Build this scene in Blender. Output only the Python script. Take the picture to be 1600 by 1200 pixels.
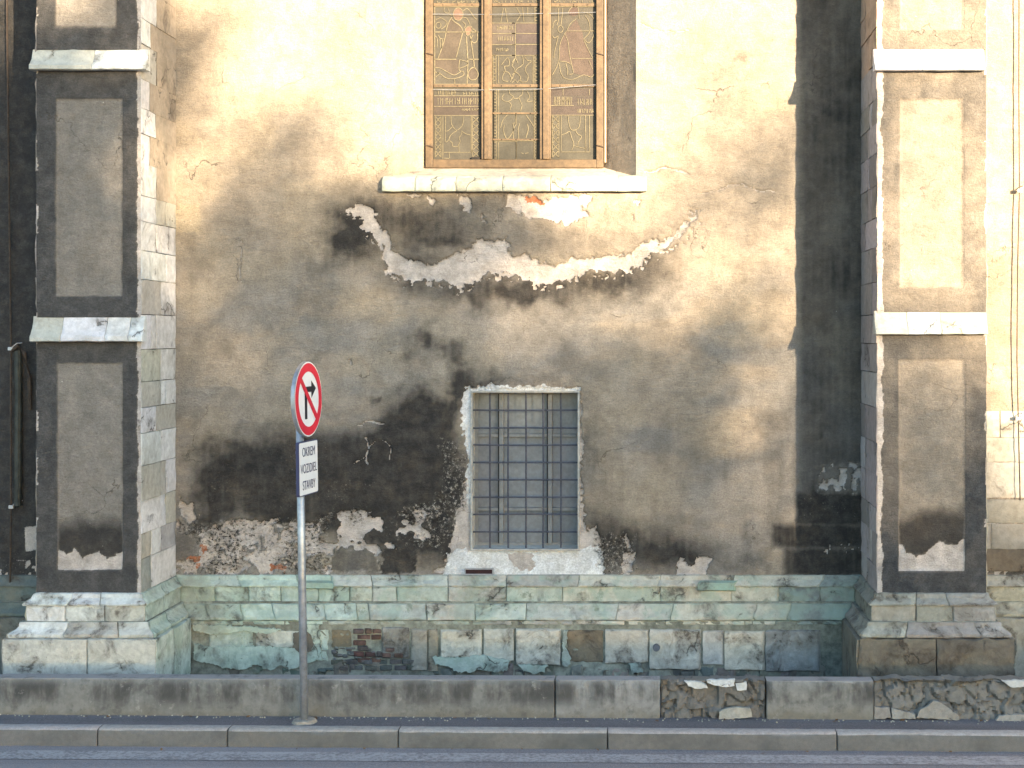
import bpy, bmesh, math, random
import numpy as np
from mathutils import Vector, Matrix, noise as mn

for o in list(bpy.data.objects):
    bpy.data.objects.remove(o, do_unlink=True)
scene = bpy.context.scene
COL = scene.collection
R = math.radians
random.seed(7)

# ------------------------------------------------------------------ camera, sky, sun, exposure
DCAM, FPX, VX, VY = 13.07, 2222.0, 1009.0, 525.0      # metres to the wall, focal length and axis in photo pixels
CX, CZ = 1.229, 3.185
cam = bpy.data.cameras.new('camera')
cam.sensor_width = 36.0
cam.lens = FPX / 1600 * 36
cam.shift_x = (800 - VX) / 1600
cam.shift_y = (VY - 600) / 1600
cam.clip_end = 2000
cam_o = bpy.data.objects.new('camera', cam)
cam_o.location = (CX, -DCAM, CZ)
cam_o.rotation_euler = (R(90), 0, 0)
COL.objects.link(cam_o)
scene.camera = cam_o

SUN_EL, SUN_AZ = R(6.6), R(33.5)                       # azimuth measured from the wall's normal towards +X
SDIR = Vector((math.sin(SUN_AZ) * math.cos(SUN_EL), -math.cos(SUN_AZ) * math.cos(SUN_EL), math.sin(SUN_EL)))
world = bpy.data.worlds.new('World')
scene.world = world
world.use_nodes = True
wn = world.node_tree
sky = wn.nodes.new('ShaderNodeTexSky')
sky.sky_type = 'NISHITA'
sky.sun_disc = False
sky.sun_elevation = SUN_EL
sky.sun_rotation = math.atan2(SDIR.x, SDIR.y)
sky.air_density = 1.0
sky.dust_density = 0.5
sky.ozone_density = 2.0
wn.nodes['Background'].inputs['Strength'].default_value = 0.15
wn.links.new(sky.outputs[0], wn.nodes['Background'].inputs['Color'])
sun = bpy.data.lights.new('sun', 'SUN')
sun.energy = 5.0
sun.angle = R(0.6)
sun.color = (1.0, 0.775, 0.52)
sun_o = bpy.data.objects.new('sun', sun)
sun_o.rotation_euler = SDIR.to_track_quat('Z', 'Y').to_euler()
sun_o.location = (10, -15, 12)
COL.objects.link(sun_o)
vs = scene.view_settings
vs.view_transform = 'Standard'
vs.look = 'None'
vs.gamma = 1.0
vs.exposure = 2.55

# ------------------------------------------------------------------ helpers
def P(px, py, Y=0.0):
    d = DCAM + Y
    return Vector((CX + (px - VX) * d / FPX, Y, CZ - (py - VY) * d / FPX))
def PX(px, Y=0.0): return P(px, 0, Y).x
def PZ(py, Y=0.0): return P(0, py, Y).z

LOC = {}
def link(o, parent=None):
    COL.objects.link(o)
    if parent is not None:
        o.parent = parent
        o.matrix_parent_inverse = Matrix.Translation(-LOC.get(parent.name, Vector((0, 0, 0))))
    return o
def empty(name, loc, label=None, cat=None, parent=None):
    o = bpy.data.objects.new(name, None)
    o.empty_display_size = 0.2
    o.location = loc
    COL.objects.link(o)
    LOC[o.name] = Vector(loc)
    if label: o['label'] = label
    if cat: o['category'] = cat
    return o
def mesh(name, verts, faces, mat, parent=None, tint=None, smooth=False):
    me = bpy.data.meshes.new(name)
    me.from_pydata([tuple(v) for v in verts], [], faces)
    me.materials.append(mat)
    if smooth:
        me.shade_smooth()
    o = bpy.data.objects.new(name, me)
    if tint: o.color = (*tint, 1)
    return link(o, parent)
def bm_obj(name, bm, mat, parent=None, tint=None, smooth=False):
    bmesh.ops.recalc_face_normals(bm, faces=bm.faces)
    me = bpy.data.meshes.new(name)
    bm.to_mesh(me); bm.free()
    me.materials.append(mat)
    if smooth: me.shade_smooth()
    o = bpy.data.objects.new(name, me)
    if tint: o.color = (*tint, 1)
    return link(o, parent)
def box(bm, a, b, bev=0.0):
    a, b = Vector(a), Vector(b)
    r = bmesh.ops.create_cube(bm, size=1)
    s = b - a; c = (a + b) / 2
    for v in r['verts']:
        v.co = Vector((v.co.x * s.x, v.co.y * s.y, v.co.z * s.z)) + c
    if bev:
        es = list({e for v in r['verts'] for e in v.link_edges})
        bmesh.ops.bevel(bm, geom=es, offset=bev, segments=2, affect='EDGES', profile=0.5)
def box_obj(name, a, b, mat, parent, bev=0.0, tint=None):
    bm = bmesh.new(); box(bm, a, b, bev)
    return bm_obj(name, bm, mat, parent, tint)
def tube(bm, pts, r, seg=8, cap=True):
    pts = [Vector(p) for p in pts]; rings = []
    for i, p in enumerate(pts):
        d = (pts[min(i + 1, len(pts) - 1)] - pts[max(i - 1, 0)]).normalized()
        u = d.orthogonal().normalized() if abs(d.z) < .99 else Vector((1, 0, 0))
        w = d.cross(u).normalized(); u = w.cross(d).normalized()
        rr = r[i] if isinstance(r, (list, tuple)) else r
        rings.append([bm.verts.new(p + (u * math.cos(2 * math.pi * k / seg) + w * math.sin(2 * math.pi * k / seg)) * rr) for k in range(seg)])
    for a, b in zip(rings, rings[1:]):
        for k in range(seg):
            bm.faces.new((a[k], a[(k + 1) % seg], b[(k + 1) % seg], b[k]))
    if cap:
        bm.faces.new(rings[0][::-1]); bm.faces.new(rings[-1])

# numpy value noise
_rs = np.random.RandomState(3)
_T = _rs.rand(256, 256)
def vno(x, y):
    xi = np.floor(x).astype(int); yi = np.floor(y).astype(int)
    fx = x - xi; fy = y - yi
    fx = fx * fx * (3 - 2 * fx); fy = fy * fy * (3 - 2 * fy)
    a = _T[xi & 255, yi & 255]; b = _T[(xi + 1) & 255, yi & 255]
    c = _T[xi & 255, (yi + 1) & 255]; d = _T[(xi + 1) & 255, (yi + 1) & 255]
    return (a * (1 - fx) + b * fx) * (1 - fy) + (c * (1 - fx) + d * fx) * fy
def fbm(x, y, s=0, octv=4):
    r = 0; a = .5
    for k in range(octv):
        r = r + a * vno(x + 37.3 * (s + 1) + 11 * k, y + 91.7 * (s + 1) - 7 * k)
        x = x * 2.03; y = y * 2.03; a *= .5
    return r / (1 - .5 ** octv)
def sst(a, b, x):
    t = np.clip((x - a) / (b - a), 0, 1)
    return t * t * (3 - 2 * t)
def sdf(poly, x, y):
    """signed distance to a polygon, positive inside"""
    d = np.full(x.shape, 1e9); ins = np.zeros(x.shape, bool)
    n = len(poly)
    for i in range(n):
        x1, y1 = poly[i]; x2, y2 = poly[(i + 1) % n]
        ex, ey = x2 - x1, y2 - y1
        t = np.clip(((x - x1) * ex + (y - y1) * ey) / (ex * ex + ey * ey + 1e-9), 0, 1)
        d = np.minimum(d, np.hypot(x - x1 - t * ex, y - y1 - t * ey))
        c = ((y1 > y) != (y2 > y)) & (x < (x2 - x1) * (y - y1) / (y2 - y1 + 1e-12) + x1)
        ins ^= c
    return np.where(ins, d, -d)
def pline(pts, x, y):
    d = np.full(x.shape, 1e9)
    for (x1, y1), (x2, y2) in zip(pts, pts[1:]):
        ex, ey = x2 - x1, y2 - y1
        t = np.clip(((x - x1) * ex + (y - y1) * ey) / (ex * ex + ey * ey + 1e-9), 0, 1)
        d = np.minimum(d, np.hypot(x - x1 - t * ex, y - y1 - t * ey))
    return d
def blob(x, y, cx, cy, rx, ry):
    return np.exp(-(((x - cx) / rx) ** 2 + ((y - cy) / ry) ** 2))

# ------------------------------------------------------------------ materials
def nmat(name):
    m = bpy.data.materials.new(name); m.use_nodes = True
    nt = m.node_tree
    return m, nt, nt.nodes['Principled BSDF']
class G:
    """tiny node helper"""
    def __init__(s, nt): s.nt = nt; s.pos = s.n('ShaderNodeNewGeometry').outputs['Position']
    def n(s, t, **k):
        nd = s.nt.nodes.new(t)
        for a, b in k.items(): setattr(nd, a, b)
        return nd
    def put(s, sock, v):
        if hasattr(v, 'node'): s.nt.links.new(v, sock)
        elif isinstance(v, (tuple, list)) and len(v) == 3 and sock.type == 'RGBA': sock.default_value = (*v, 1)
        else: sock.default_value = v
    def noise(s, scale, detail=4, rough=.55, vec=None, dist=0.0):
        nd = s.n('ShaderNodeTexNoise')
        nd.inputs['Scale'].default_value = scale; nd.inputs['Detail'].default_value = detail
        nd.inputs['Roughness'].default_value = rough; nd.inputs['Distortion'].default_value = dist
        s.put(nd.inputs['Vector'], vec if vec is not None else s.pos)
        return nd.outputs['Fac']
    def scaled(s, v3, vec=None):
        nd = s.n('ShaderNodeVectorMath', operation='MULTIPLY')
        s.put(nd.inputs[0], vec if vec is not None else s.pos); nd.inputs[1].default_value = v3
        return nd.outputs[0]
    def math(s, op, a, b=0.0, c=0.0, clamp=False):
        nd = s.n('ShaderNodeMath', operation=op); nd.use_clamp = clamp
        s.put(nd.inputs[0], a); s.put(nd.inputs[1], b); s.put(nd.inputs[2], c)
        return nd.outputs[0]
    def ramp(s, v, lo, hi, a=0.0, b=1.0):
        nd = s.n('ShaderNodeMapRange', interpolation_type='SMOOTHSTEP')
        s.put(nd.inputs['Value'], v); nd.inputs['From Min'].default_value = lo; nd.inputs['From Max'].default_value = hi
        nd.inputs['To Min'].default_value = a; nd.inputs['To Max'].default_value = b
        return nd.outputs[0]
    def mix(s, f, a, b, mode='MIX'):
        nd = s.n('ShaderNodeMix', data_type='RGBA', blend_type=mode)
        s.put(nd.inputs[0], f); s.put(nd.inputs[6], a); s.put(nd.inputs[7], b)
        return nd.outputs[2]
    def bump(s, h, strength=.4, dist=.01, normal=None):
        nd = s.n('ShaderNodeBump'); nd.inputs['Strength'].default_value = strength; nd.inputs['Distance'].default_value = dist
        s.put(nd.inputs['Height'], h)
        if normal is not None: s.put(nd.inputs['Normal'], normal)
        return nd.outputs[0]
    def attr(s, name):
        nd = s.n('ShaderNodeAttribute', attribute_name=name)
        sp = s.n('ShaderNodeSeparateColor'); s.nt.links.new(nd.outputs['Color'], sp.inputs[0])
        return sp.outputs[0], sp.outputs[1], sp.outputs[2], nd.outputs['Alpha']

def plaster_material():
    m, nt, b = nmat('old_plaster'); g = G(nt)
    soot, bare, white, speck = g.attr('mA')
    paint, brick, grey, yellow = g.attr('mB')
    n1 = g.noise(1.3, 6, .62); n2 = g.noise(9, 6, .62); n3 = g.noise(70, 4, .65); n4 = g.noise(190, 2, .6)
    trowel = g.noise(6, 6, .7, g.scaled((1, 1, 3.2)), 1.2)
    col = g.mix(g.ramp(n1, .3, .7), (.305, .255, .196), (.39, .332, .262))
    col = g.mix(g.ramp(trowel, .42, .72, 0, .5), col, (.215, .195, .17))
    col = g.mix(g.ramp(n3, .35, .75, 0, .45), col, (.21, .172, .13))
    col = g.mix(g.math('MULTIPLY', grey, .8), col, (.225, .218, .205))
    col = g.mix(g.math('MULTIPLY', yellow, .75), col, (.40, .335, .235))
    # soot
    sf = g.math('ADD', soot, g.math('MULTIPLY', g.math('SUBTRACT', n2, .5), .30))
    sf = g.math('ADD', sf, g.math('MULTIPLY', g.math('SUBTRACT', n3, .5), .25))
    sf = g.math('MULTIPLY', g.math('MULTIPLY', sf, 1.0, clamp=True), g.ramp(soot, 0, .2))
    sootc = g.mix(g.ramp(n2, .38, .66), (.018, .018, .0185), (.048, .044, .040))
    sootc = g.mix(g.ramp(g.noise(4.2, 6, .7), .47, .70, 0, .6), sootc, (.080, .065, .049))
    col = g.mix(g.math('MULTIPLY', sf, .95), col, sootc)
    # grey paint on the buttress borders
    pc = g.mix(g.ramp(n2, .35, .7), (.040, .043, .047), (.075, .075, .075))
    pf = g.math('MULTIPLY', paint, g.ramp(g.math('ADD', n3, g.math('MULTIPLY', n2, .6)), .42, .60, .72, 1.0))
    col = g.mix(pf, col, pc)
    # plaster fallen off
    mort = g.mix(g.ramp(n2, .3, .7), (.40, .36, .325), (.58, .53, .49))
    mort = g.mix(g.ramp(n3, .45, .7, 0, .5), mort, (.25, .22, .185))
    bf = g.ramp(g.math('ADD', bare, g.math('MULTIPLY', g.math('SUBTRACT', n3, .5), .55)), .42, .58)
    col = g.mix(g.math('MULTIPLY', bf, g.ramp(bare, .02, .2)), col, mort)
    brc = g.mix(g.ramp(n2, .4, .6), (.34, .12, .06), (.42, .2, .12))
    col = g.mix(g.ramp(g.math('ADD', brick, g.math('MULTIPLY', g.math('SUBTRACT', n3, .5), .5)), .45, .6), col, brc)
    # whitewash
    wf = g.ramp(g.math('ADD', white, g.math('MULTIPLY', g.math('SUBTRACT', n2, .5), .35)), .35, .65)
    wc = g.mix(g.ramp(n2, .3, .75), (.70, .72, .73), (.57, .57, .55))
    col = g.mix(g.math('MULTIPLY', wf, g.ramp(white, .02, .15)), col, wc)
    # speckle: pits and pale flecks
    sp1 = g.noise(30, 8, .85); sp2 = g.noise(34, 8, .85, g.scaled((1.0, 1, 1.3)))
    e = g.math('MULTIPLY', g.ramp(g.math('ADD', sp1, g.math('MULTIPLY', speck, .12)), .60, .72), g.ramp(speck, .05, .4))
    col = g.mix(e, col, (.48, .44, .38))
    e2 = g.math('MULTIPLY', g.ramp(g.math('ADD', sp2, g.math('MULTIPLY', speck, .12)), .60, .70), g.ramp(speck, .05, .4))
    col = g.mix(e2, col, (.035, .03, .026))
    # mottling, scratches and pits over everything
    scr = g.noise(26, 6, .75, g.scaled((1, 1, 2.4)), 2.2)
    mot = g.math('MULTIPLY', g.ramp(g.noise(5.5, 7, .75), .32, .68, .80, 1.16), g.math('MULTIPLY', g.ramp(n3, .3, .7, .84, 1.14), g.ramp(scr, .3, .7, .82, 1.16)))
    hv = g.n('ShaderNodeHueSaturation'); g.put(hv.inputs['Color'], col); g.put(hv.inputs['Value'], mot); col = hv.outputs[0]
    pits = g.ramp(g.noise(58, 4, .75), .665, .72, 0, .7)
    col = g.mix(g.math('MULTIPLY', pits, g.ramp(white, .5, .1)), col, (.055, .048, .04))
    # hairline cracks
    ck = g.n('ShaderNodeTexVoronoi', feature='DISTANCE_TO_EDGE'); ck.inputs['Scale'].default_value = .85
    nck = g.n('ShaderNodeTexNoise'); nck.inputs['Scale'].default_value = 4; nck.inputs['Detail'].default_value = 6; g.put(nck.inputs['Vector'], g.pos)
    wck = g.n('ShaderNodeVectorMath', operation='SCALE'); g.put(wck.inputs[0], nck.outputs['Color']); wck.inputs['Scale'].default_value = .6
    ack = g.n('ShaderNodeVectorMath', operation='ADD'); g.put(ack.inputs[0], g.pos); nt.links.new(wck.outputs[0], ack.inputs[1]); nt.links.new(ack.outputs[0], ck.inputs['Vector'])
    ckf = g.math('MULTIPLY', g.ramp(ck.outputs['Distance'], .0045, .001), g.ramp(n1, .50, .60, 0, .65))
    col = g.mix(ckf, col, (.07, .06, .05))
    # rare white chips everywhere
    ch = g.noise(23, 2, .5)
    col = g.mix(g.ramp(ch, .785, .80, 0, .8), col, (.6, .57, .5))
    nt.links.new(col, b.inputs['Base Color'])
    b.inputs['Roughness'].default_value = .92
    b.inputs['Specular IOR Level'].default_value = .25
    h = g.math('ADD', g.math('MULTIPLY', n2, 1.0), g.math('MULTIPLY', n3, .55))
    h = g.math('ADD', h, g.math('MULTIPLY', n4, .22))
    h = g.math('ADD', h, g.math('MULTIPLY', trowel, .9)); h = g.math('ADD', h, g.math('MULTIPLY', scr, .5)); h = g.math('SUBTRACT', g.math('SUBTRACT', h, g.math('MULTIPLY', pits, .5)), g.math('MULTIPLY', ckf, .8))
    h = g.math('SUBTRACT', h, g.math('MULTIPLY', bf, .7))
    h = g.math('SUBTRACT', h, g.math('MULTIPLY', e2, .5))
    nt.links.new(g.bump(h, .9, .02), b.inputs['Normal'])
    return m

def stone_material(name, dirt=(.07, .06, .05), dirt_amt=.8, mint=0.0, rough_bump=.7, scale=1.0, dlo=.54):
    m, nt, b = nmat(name); g = G(nt)
    oi = g.n('ShaderNodeObjectInfo'); base = oi.outputs['Color']
    off = g.n('ShaderNodeVectorMath', operation='ADD')
    g.put(off.inputs[0], g.pos); cmb = g.n('ShaderNodeCombineXYZ')
    g.put(cmb.inputs[0], g.math('MULTIPLY', oi.outputs['Random'], 13.0)); g.put(cmb.inputs[2], g.math('MULTIPLY', oi.outputs['Random'], 7.0))
    nt.links.new(cmb.outputs[0], off.inputs[1])
    v = off.outputs[0]
    n1 = g.noise(3.2 * scale, 6, .65, v, .6); n2 = g.noise(17 * scale, 6, .7, v); n3 = g.noise(90 * scale, 3, .65, v)
    hsv = g.n('ShaderNodeHueSaturation'); g.put(hsv.inputs['Color'], base)
    g.put(hsv.inputs['Value'], g.ramp(n2, .25, .75, .78, 1.12))
    col = hsv.outputs[0]
    if mint:
        f = g.ramp(g.noise(4.5, 5, .6, g.pos), .46, .60, 0, mint)
        col = g.mix(f, col, (.27, .35, .29))
        f2 = g.ramp(g.noise(7, 6, .7, g.pos), .60, .68, 0, mint)
        col = g.mix(f2, col, (.13, .175, .12))
    df = g.math('MULTIPLY', g.ramp(n1, dlo, dlo + .17), g.ramp(n2, .35, .62, .25, 1.0))
    soil = g.noise(1.9 * scale, 7, .72, g.pos)
    col = g.mix(g.ramp(soil, .46, .70, 0, .5), col, (.20, .18, .14))
    crk = g.n('ShaderNodeTexVoronoi', feature='DISTANCE_TO_EDGE'); crk.inputs['Scale'].default_value = 1.7
    wv = g.n('ShaderNodeVectorMath', operation='ADD'); g.put(wv.inputs[0], v)
    nc = g.n('ShaderNodeTexNoise'); nc.inputs['Scale'].default_value = 7; nc.inputs['Detail'].default_value = 5; g.put(nc.inputs['Vector'], v)
    wm = g.n('ShaderNodeVectorMath', operation='SCALE'); g.put(wm.inputs[0], nc.outputs['Color']); wm.inputs['Scale'].default_value = .25
    nt.links.new(wm.outputs[0], wv.inputs[1]); nt.links.new(wv.outputs[0], crk.inputs['Vector'])
    cf = g.math('MULTIPLY', g.ramp(crk.outputs['Distance'], .012, .002), g.ramp(n1, .53, .60))
    col = g.mix(g.math('MULTIPLY', cf, .75), col, (.05, .045, .04))
    col = g.mix(g.math('MULTIPLY', df, dirt_amt), col, dirt)
    pit = g.ramp(g.noise(55 * scale, 4, .7, v), .66, .72, 0, .75)
    col = g.mix(pit, col, (.06, .05, .042))
    nt.links.new(col, b.inputs['Base Color'])
    b.inputs['Roughness'].default_value = .88
    b.inputs['Specular IOR Level'].default_value = .3
    h = g.math('ADD', n2, g.math('MULTIPLY', n3, .35))
    h = g.math('SUBTRACT', g.math('SUBTRACT', h, g.math('MULTIPLY', pit, .6)), g.math('MULTIPLY', cf, .8))
    nt.links.new(g.bump(h, rough_bump, .012), b.inputs['Normal'])
    return m

def concrete_material():
    m, nt, b = nmat('stained_concrete'); g = G(nt)
    oi = g.n('ShaderNodeObjectInfo')
    n2 = g.noise(15, 6, .65); n3 = g.noise(120, 3, .6)
    hsv = g.n('ShaderNodeHueSaturation'); g.put(hsv.inputs['Color'], oi.outputs['Color'])
    g.put(hsv.inputs['Value'], g.ramp(n2, .25, .75, .8, 1.15))
    col = hsv.outputs[0]
    geo = g.n('ShaderNodeNewGeometry'); sx = g.n('ShaderNodeSeparateXYZ'); nt.links.new(g.pos, sx.inputs[0])
    streak = g.noise(3.4, 6, .62, g.scaled((1, 1, .6)), .5)
    st2 = g.noise(14, 4, .6, g.scaled((1, 1, .16)))
    hgt = g.math('MULTIPLY', g.ramp(sx.outputs[2], .15, .32), g.ramp(sx.outputs[2], .46, .38, .25, 1))
    f = g.math('MULTIPLY', g.ramp(g.math('ADD', g.math('MULTIPLY', streak, .7), g.math('MULTIPLY', st2, .3)), .38, .60), hgt)
    col = g.mix(g.math('MULTIPLY', f, .92), col, (.045, .044, .042))
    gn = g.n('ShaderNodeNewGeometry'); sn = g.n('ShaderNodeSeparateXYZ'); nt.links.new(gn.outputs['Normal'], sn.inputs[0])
    col = g.mix(g.ramp(sn.outputs[2], .4, .8, 0, .8), col, (.33, .30, .28))  # top faces painted paler to stand for light from the sky
    bot = g.math('MULTIPLY', g.ramp(g.math('SUBTRACT', sx.outputs[2], g.math('MULTIPLY', g.noise(4, 6, .7), .22)), .12, .02), .6)
    col = g.mix(bot, col, (.12, .105, .075))
    blot = g.noise(6.5, 7, .75)
    col = g.mix(g.ramp(blot, .5, .66, 0, .6), col, (.07, .068, .062))
    col = g.mix(g.ramp(blot, .42, .32, 0, .5), col, (.33, .32, .29))
    col = g.mix(g.ramp(n3, .55, .75, 0, .4), col, (.12, .11, .10))
    nt.links.new(col, b.inputs['Base Color']); b.inputs['Roughness'].default_value = .9
    nt.links.new(g.bump(g.math('ADD', n2, g.math('MULTIPLY', n3, .4)), .45, .01), b.inputs['Normal'])
    return m

def kerb_material():
    m, nt, b = nmat('kerb_concrete'); g = G(nt)
    oi = g.n('ShaderNodeObjectInfo')
    n1 = g.noise(2.5, 5, .6); n2 = g.noise(25, 5, .65); n3 = g.noise(160, 2, .6)
    hsv = g.n('ShaderNodeHueSaturation'); g.put(hsv.inputs['Color'], oi.outputs['Color'])
    g.put(hsv.inputs['Value'], g.math('MULTIPLY', g.ramp(n2, .25, .75, .8, 1.15), g.ramp(n3, .3, .7, .85, 1.1)))
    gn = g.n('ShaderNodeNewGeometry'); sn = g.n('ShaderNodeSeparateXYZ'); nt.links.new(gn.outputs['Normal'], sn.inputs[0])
    face = g.mix(g.ramp(n1, .4, .7, .75, .95), hsv.outputs[0], (.070, .071, .066))   # grimy face painted darker than the top, as skylight would shade it
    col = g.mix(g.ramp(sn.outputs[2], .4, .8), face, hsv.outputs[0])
    nt.links.new(col, b.inputs['Base Color']); b.inputs['Roughness'].default_value = .85
    nt.links.new(g.bump(g.math('ADD', n2, n3), .4, .006), b.inputs['Normal'])
    return m

def asphalt_material(name, a, c, wear=.4):
    m, nt, b = nmat(name); g = G(nt)
    n1 = g.noise(.8, 5, .6); n2 = g.noise(14, 5, .7); n3 = g.noise(75, 5, .8)
    long = g.noise(2.5, 4, .6, g.scaled((.06, 1, 1)))
    col = g.mix(g.ramp(n3, .40, .62), a, c)
    col = g.mix(g.math('MULTIPLY', g.ramp(n1, .4, .65), wear), col, tuple(x * .62 for x in a))
    col = g.mix(g.ramp(long, .45, .7, 0, .4), col, tuple(min(1, x * 1.35) for x in c))
    col = g.mix(g.ramp(n2, .66, .74, 0, .5), col, (.02, .02, .022))
    nt.links.new(col, b.inputs['Base Color']); b.inputs['Roughness'].default_value = .85
    nt.links.new(g.bump(g.math('ADD', n3, g.math('MULTIPLY', n2, .6)), .55, .006), b.inputs['Normal'])
    return m

def paint_line_material():
    m, nt, b = nmat('worn_road_paint'); g = G(nt)
    n = g.noise(30, 6, .75); n2 = g.noise(3, 4, .6)
    f = g.ramp(g.math('ADD', n, g.math('MULTIPLY', n2, .4)), .58, .78)
    col = g.mix(f, (.20, .175, .17), (.37, .335, .32))
    nt.links.new(col, b.inputs['Base Color']); b.inputs['Roughness'].default_value = .8
    return m

def flat(name, c, rough=.6, metal=0.0, var=.2, scale=25, spec=.4, bump=0.0):
    m, nt, b = nmat(name); g = G(nt)
    n = g.noise(scale, 5, .65); n2 = g.noise(scale * .13, 4, .6)
    k = g.math('MULTIPLY', g.ramp(n, .25, .75, 1 - var, 1 + var * .6), g.ramp(n2, .3, .7, 1 - var * .7, 1 + var * .4))
    hsv = g.n('ShaderNodeHueSaturation'); g.put(hsv.inputs['Color'], c); g.put(hsv.inputs['Value'], k)
    nt.links.new(hsv.outputs[0], b.inputs['Base Color'])
    b.inputs['Roughness'].default_value = rough; b.inputs['Metallic'].default_value = metal
    b.inputs['Specular IOR Level'].default_value = spec
    if bump: nt.links.new(g.bump(n, bump, .004), b.inputs['Normal'])
    return m
def tinted(name, rough=.4, var=.25, scale=12, spec=.4, bump=.0):
    """colour taken from the object, so each pane or piece has its own tint"""
    m, nt, b = nmat(name); g = G(nt)
    oi = g.n('ShaderNodeObjectInfo')
    n = g.noise(scale, 5, .65); n2 = g.noise(scale * 8, 3, .6)
    k = g.math('MULTIPLY', g.ramp(n, .25, .75, 1 - var, 1 + var), g.ramp(n2, .3, .7, .9, 1.1))
    hsv = g.n('ShaderNodeHueSaturation'); g.put(hsv.inputs['Color'], oi.outputs['Color']); g.put(hsv.inputs['Value'], k)
    nt.links.new(hsv.outputs[0], b.inputs['Base Color'])
    b.inputs['Roughness'].default_value = rough; b.inputs['Specular IOR Level'].default_value = spec
    if bump: nt.links.new(g.bump(n2, bump, .004), b.inputs['Normal'])
    return m

M_PLASTER = plaster_material()
M_STONE = stone_material('limestone')
M_PLINTH = stone_material('mint_washed_stone', dirt=(.055, .05, .042), dirt_amt=.85, mint=.6, rough_bump=.8, dlo=.50)
M_BASE = stone_material('soiled_stone', dirt=(.06, .048, .038), dirt_amt=.9, rough_bump=.9, scale=1.2, dlo=.47)
M_RUBBLE = stone_material('broken_stone', dirt=(.04, .037, .035), dirt_amt=.9, rough_bump=.9, scale=1.6)
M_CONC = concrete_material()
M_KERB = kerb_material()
M_ROAD = asphalt_material('road_asphalt', (.165, .142, .140), (.285, .25, .245), .2)
M_WALK = asphalt_material('pavement_asphalt', (.095, .084, .085), (.17, .15, .15))
M_GROUND = asphalt_material('ground_dirt', (.10, .09, .075), (.16, .145, .12))
M_LINE = paint_line_material()
M_BRONZE = flat('bronze_frame', (.088, .058, .030), .55, 0.0, .35, 30)
M_CAME = flat('lead_came', (.115, .10, .062), .7, 0, .35, 40)
M_GLASS = tinted('stained_glass', .6, .22, 9, .25, .25)
M_DARK = flat('dark_gap', (.012, .011, .01), .9)
M_IRON = flat('grille_iron', (.055, .062, .085), .6, .0, .3, 40)
M_SASH = flat('grey_sash_paint', (.20, .21, .215), .55, 0, .2, 20)
M_PANE = tinted('window_pane', .35, .12, 3, .5)
M_GALV = flat('galvanised_steel', (.42, .44, .47), .42, .65, .25, 18)
M_WHITE = flat('sign_white', (.74, .75, .75), .4, 0, .05, 8)
M_RED = flat('sign_red', (.62, .02, .045), .4, 0, .08, 8)
M_BLACK = flat('sign_black', (.012, .013, .02), .45, 0, .1, 8)
M_NAVY = flat('sign_navy', (.035, .04, .10), .5, 0, .1, 8)
M_CABLE = flat('cable_dark', (.06, .045, .035), .7, .2, .4, 30)
M_RUST = flat('rusted_guard', (.045, .05, .045), .6, .3, .5, 12)
M_LEAF = flat('leaf', (.05, .085, .03), .7, 0, .4, 3)
M_BARK = flat('bark', (.09, .07, .05), .9, 0, .4, 12, bump=.6)
M_BRICK = tinted('old_brick', .9, .35, 20, .2, .8)

# ------------------------------------------------------------------ gridded plaster faces
def grid_face(name, xs, zs, Y, fn, mat, parent, holes=()):
    X, Z = np.meshgrid(xs, zs)
    px = VX + (X - CX) * FPX / (DCAM + Y); py = VY - (Z - CZ) * FPX / (DCAM + Y)
    dy, A, B = fn(px, py)
    nx, nz = len(xs), len(zs)
    verts = np.stack([X, Y + dy, Z], -1).reshape(-1, 3)
    idx = np.arange(nx * nz).reshape(nz, nx)
    f = np.stack([idx[:-1, :-1], idx[:-1, 1:], idx[1:, 1:], idx[1:, :-1]], -1)
    keep = np.ones((nz - 1, nx - 1), bool)
    xc = (xs[:-1] + xs[1:]) / 2; zc = (zs[:-1] + zs[1:]) / 2
    for (x0, x1, z0, z1) in holes:
        keep &= ~(((xc > x0) & (xc < x1))[None, :] & ((zc > z0) & (zc < z1))[:, None])
    f = f[keep]
    me = bpy.data.meshes.new(name)
    me.vertices.add(len(verts)); me.vertices.foreach_set('co', verts.astype(np.float32).ravel())
    me.loops.add(f.size); me.loops.foreach_set('vertex_index', f.astype(np.int32).ravel())
    me.polygons.add(len(f)); me.polygons.foreach_set('loop_start', np.arange(0, f.size, 4, dtype=np.int32))
    me.update(calc_edges=True); me.validate()
    me.materials.append(mat); me.shade_smooth()
    for nm, a in (('mA', A), ('mB', B)):
        at = me.attributes.new(nm, 'FLOAT_COLOR', 'POINT')
        at.data.foreach_set('color', np.stack(a, -1).reshape(-1).astype(np.float32))
    o = bpy.data.objects.new(name, me)
    return link(o, parent)
def lines(a, b, step, extra=()):
    n = max(1, int(round((b - a) / step)))
    v = np.unique(np.round(np.concatenate([np.linspace(a, b, n + 1), np.array([e for e in extra if a <= e <= b])]), 5))
    # drop lines closer than a third of a step to a fixed line
    ex = set(round(e, 5) for e in extra) | {round(a, 5), round(b, 5)}
    out = [v[0]]
    for x in v[1:]:
        if x - out[-1] < step * .35:
            if round(x, 5) in ex: out[-1] = x
            continue
        out.append(x)
    return np.array(out)

# ------------------------------------------------------------------ key dimensions (from the photograph, metres)
B = 0.905                                   # buttress projection
XL0, XL1 = PX(57, -B), PX(220, -B)
XR0, XR1 = PX(1371, -B), PX(1541, -B)
WX0, WX1 = PX(612), PX(994)                 # stained glass opening in the wall face
WZ0 = PZ(276)
GX0, GX1, GZ0, GZ1 = PX(737), PX(904), PZ(859), PZ(612)   # barred window opening
ZPT = 0.985                                 # top of the plinth
ZTOP = 9.2

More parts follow.
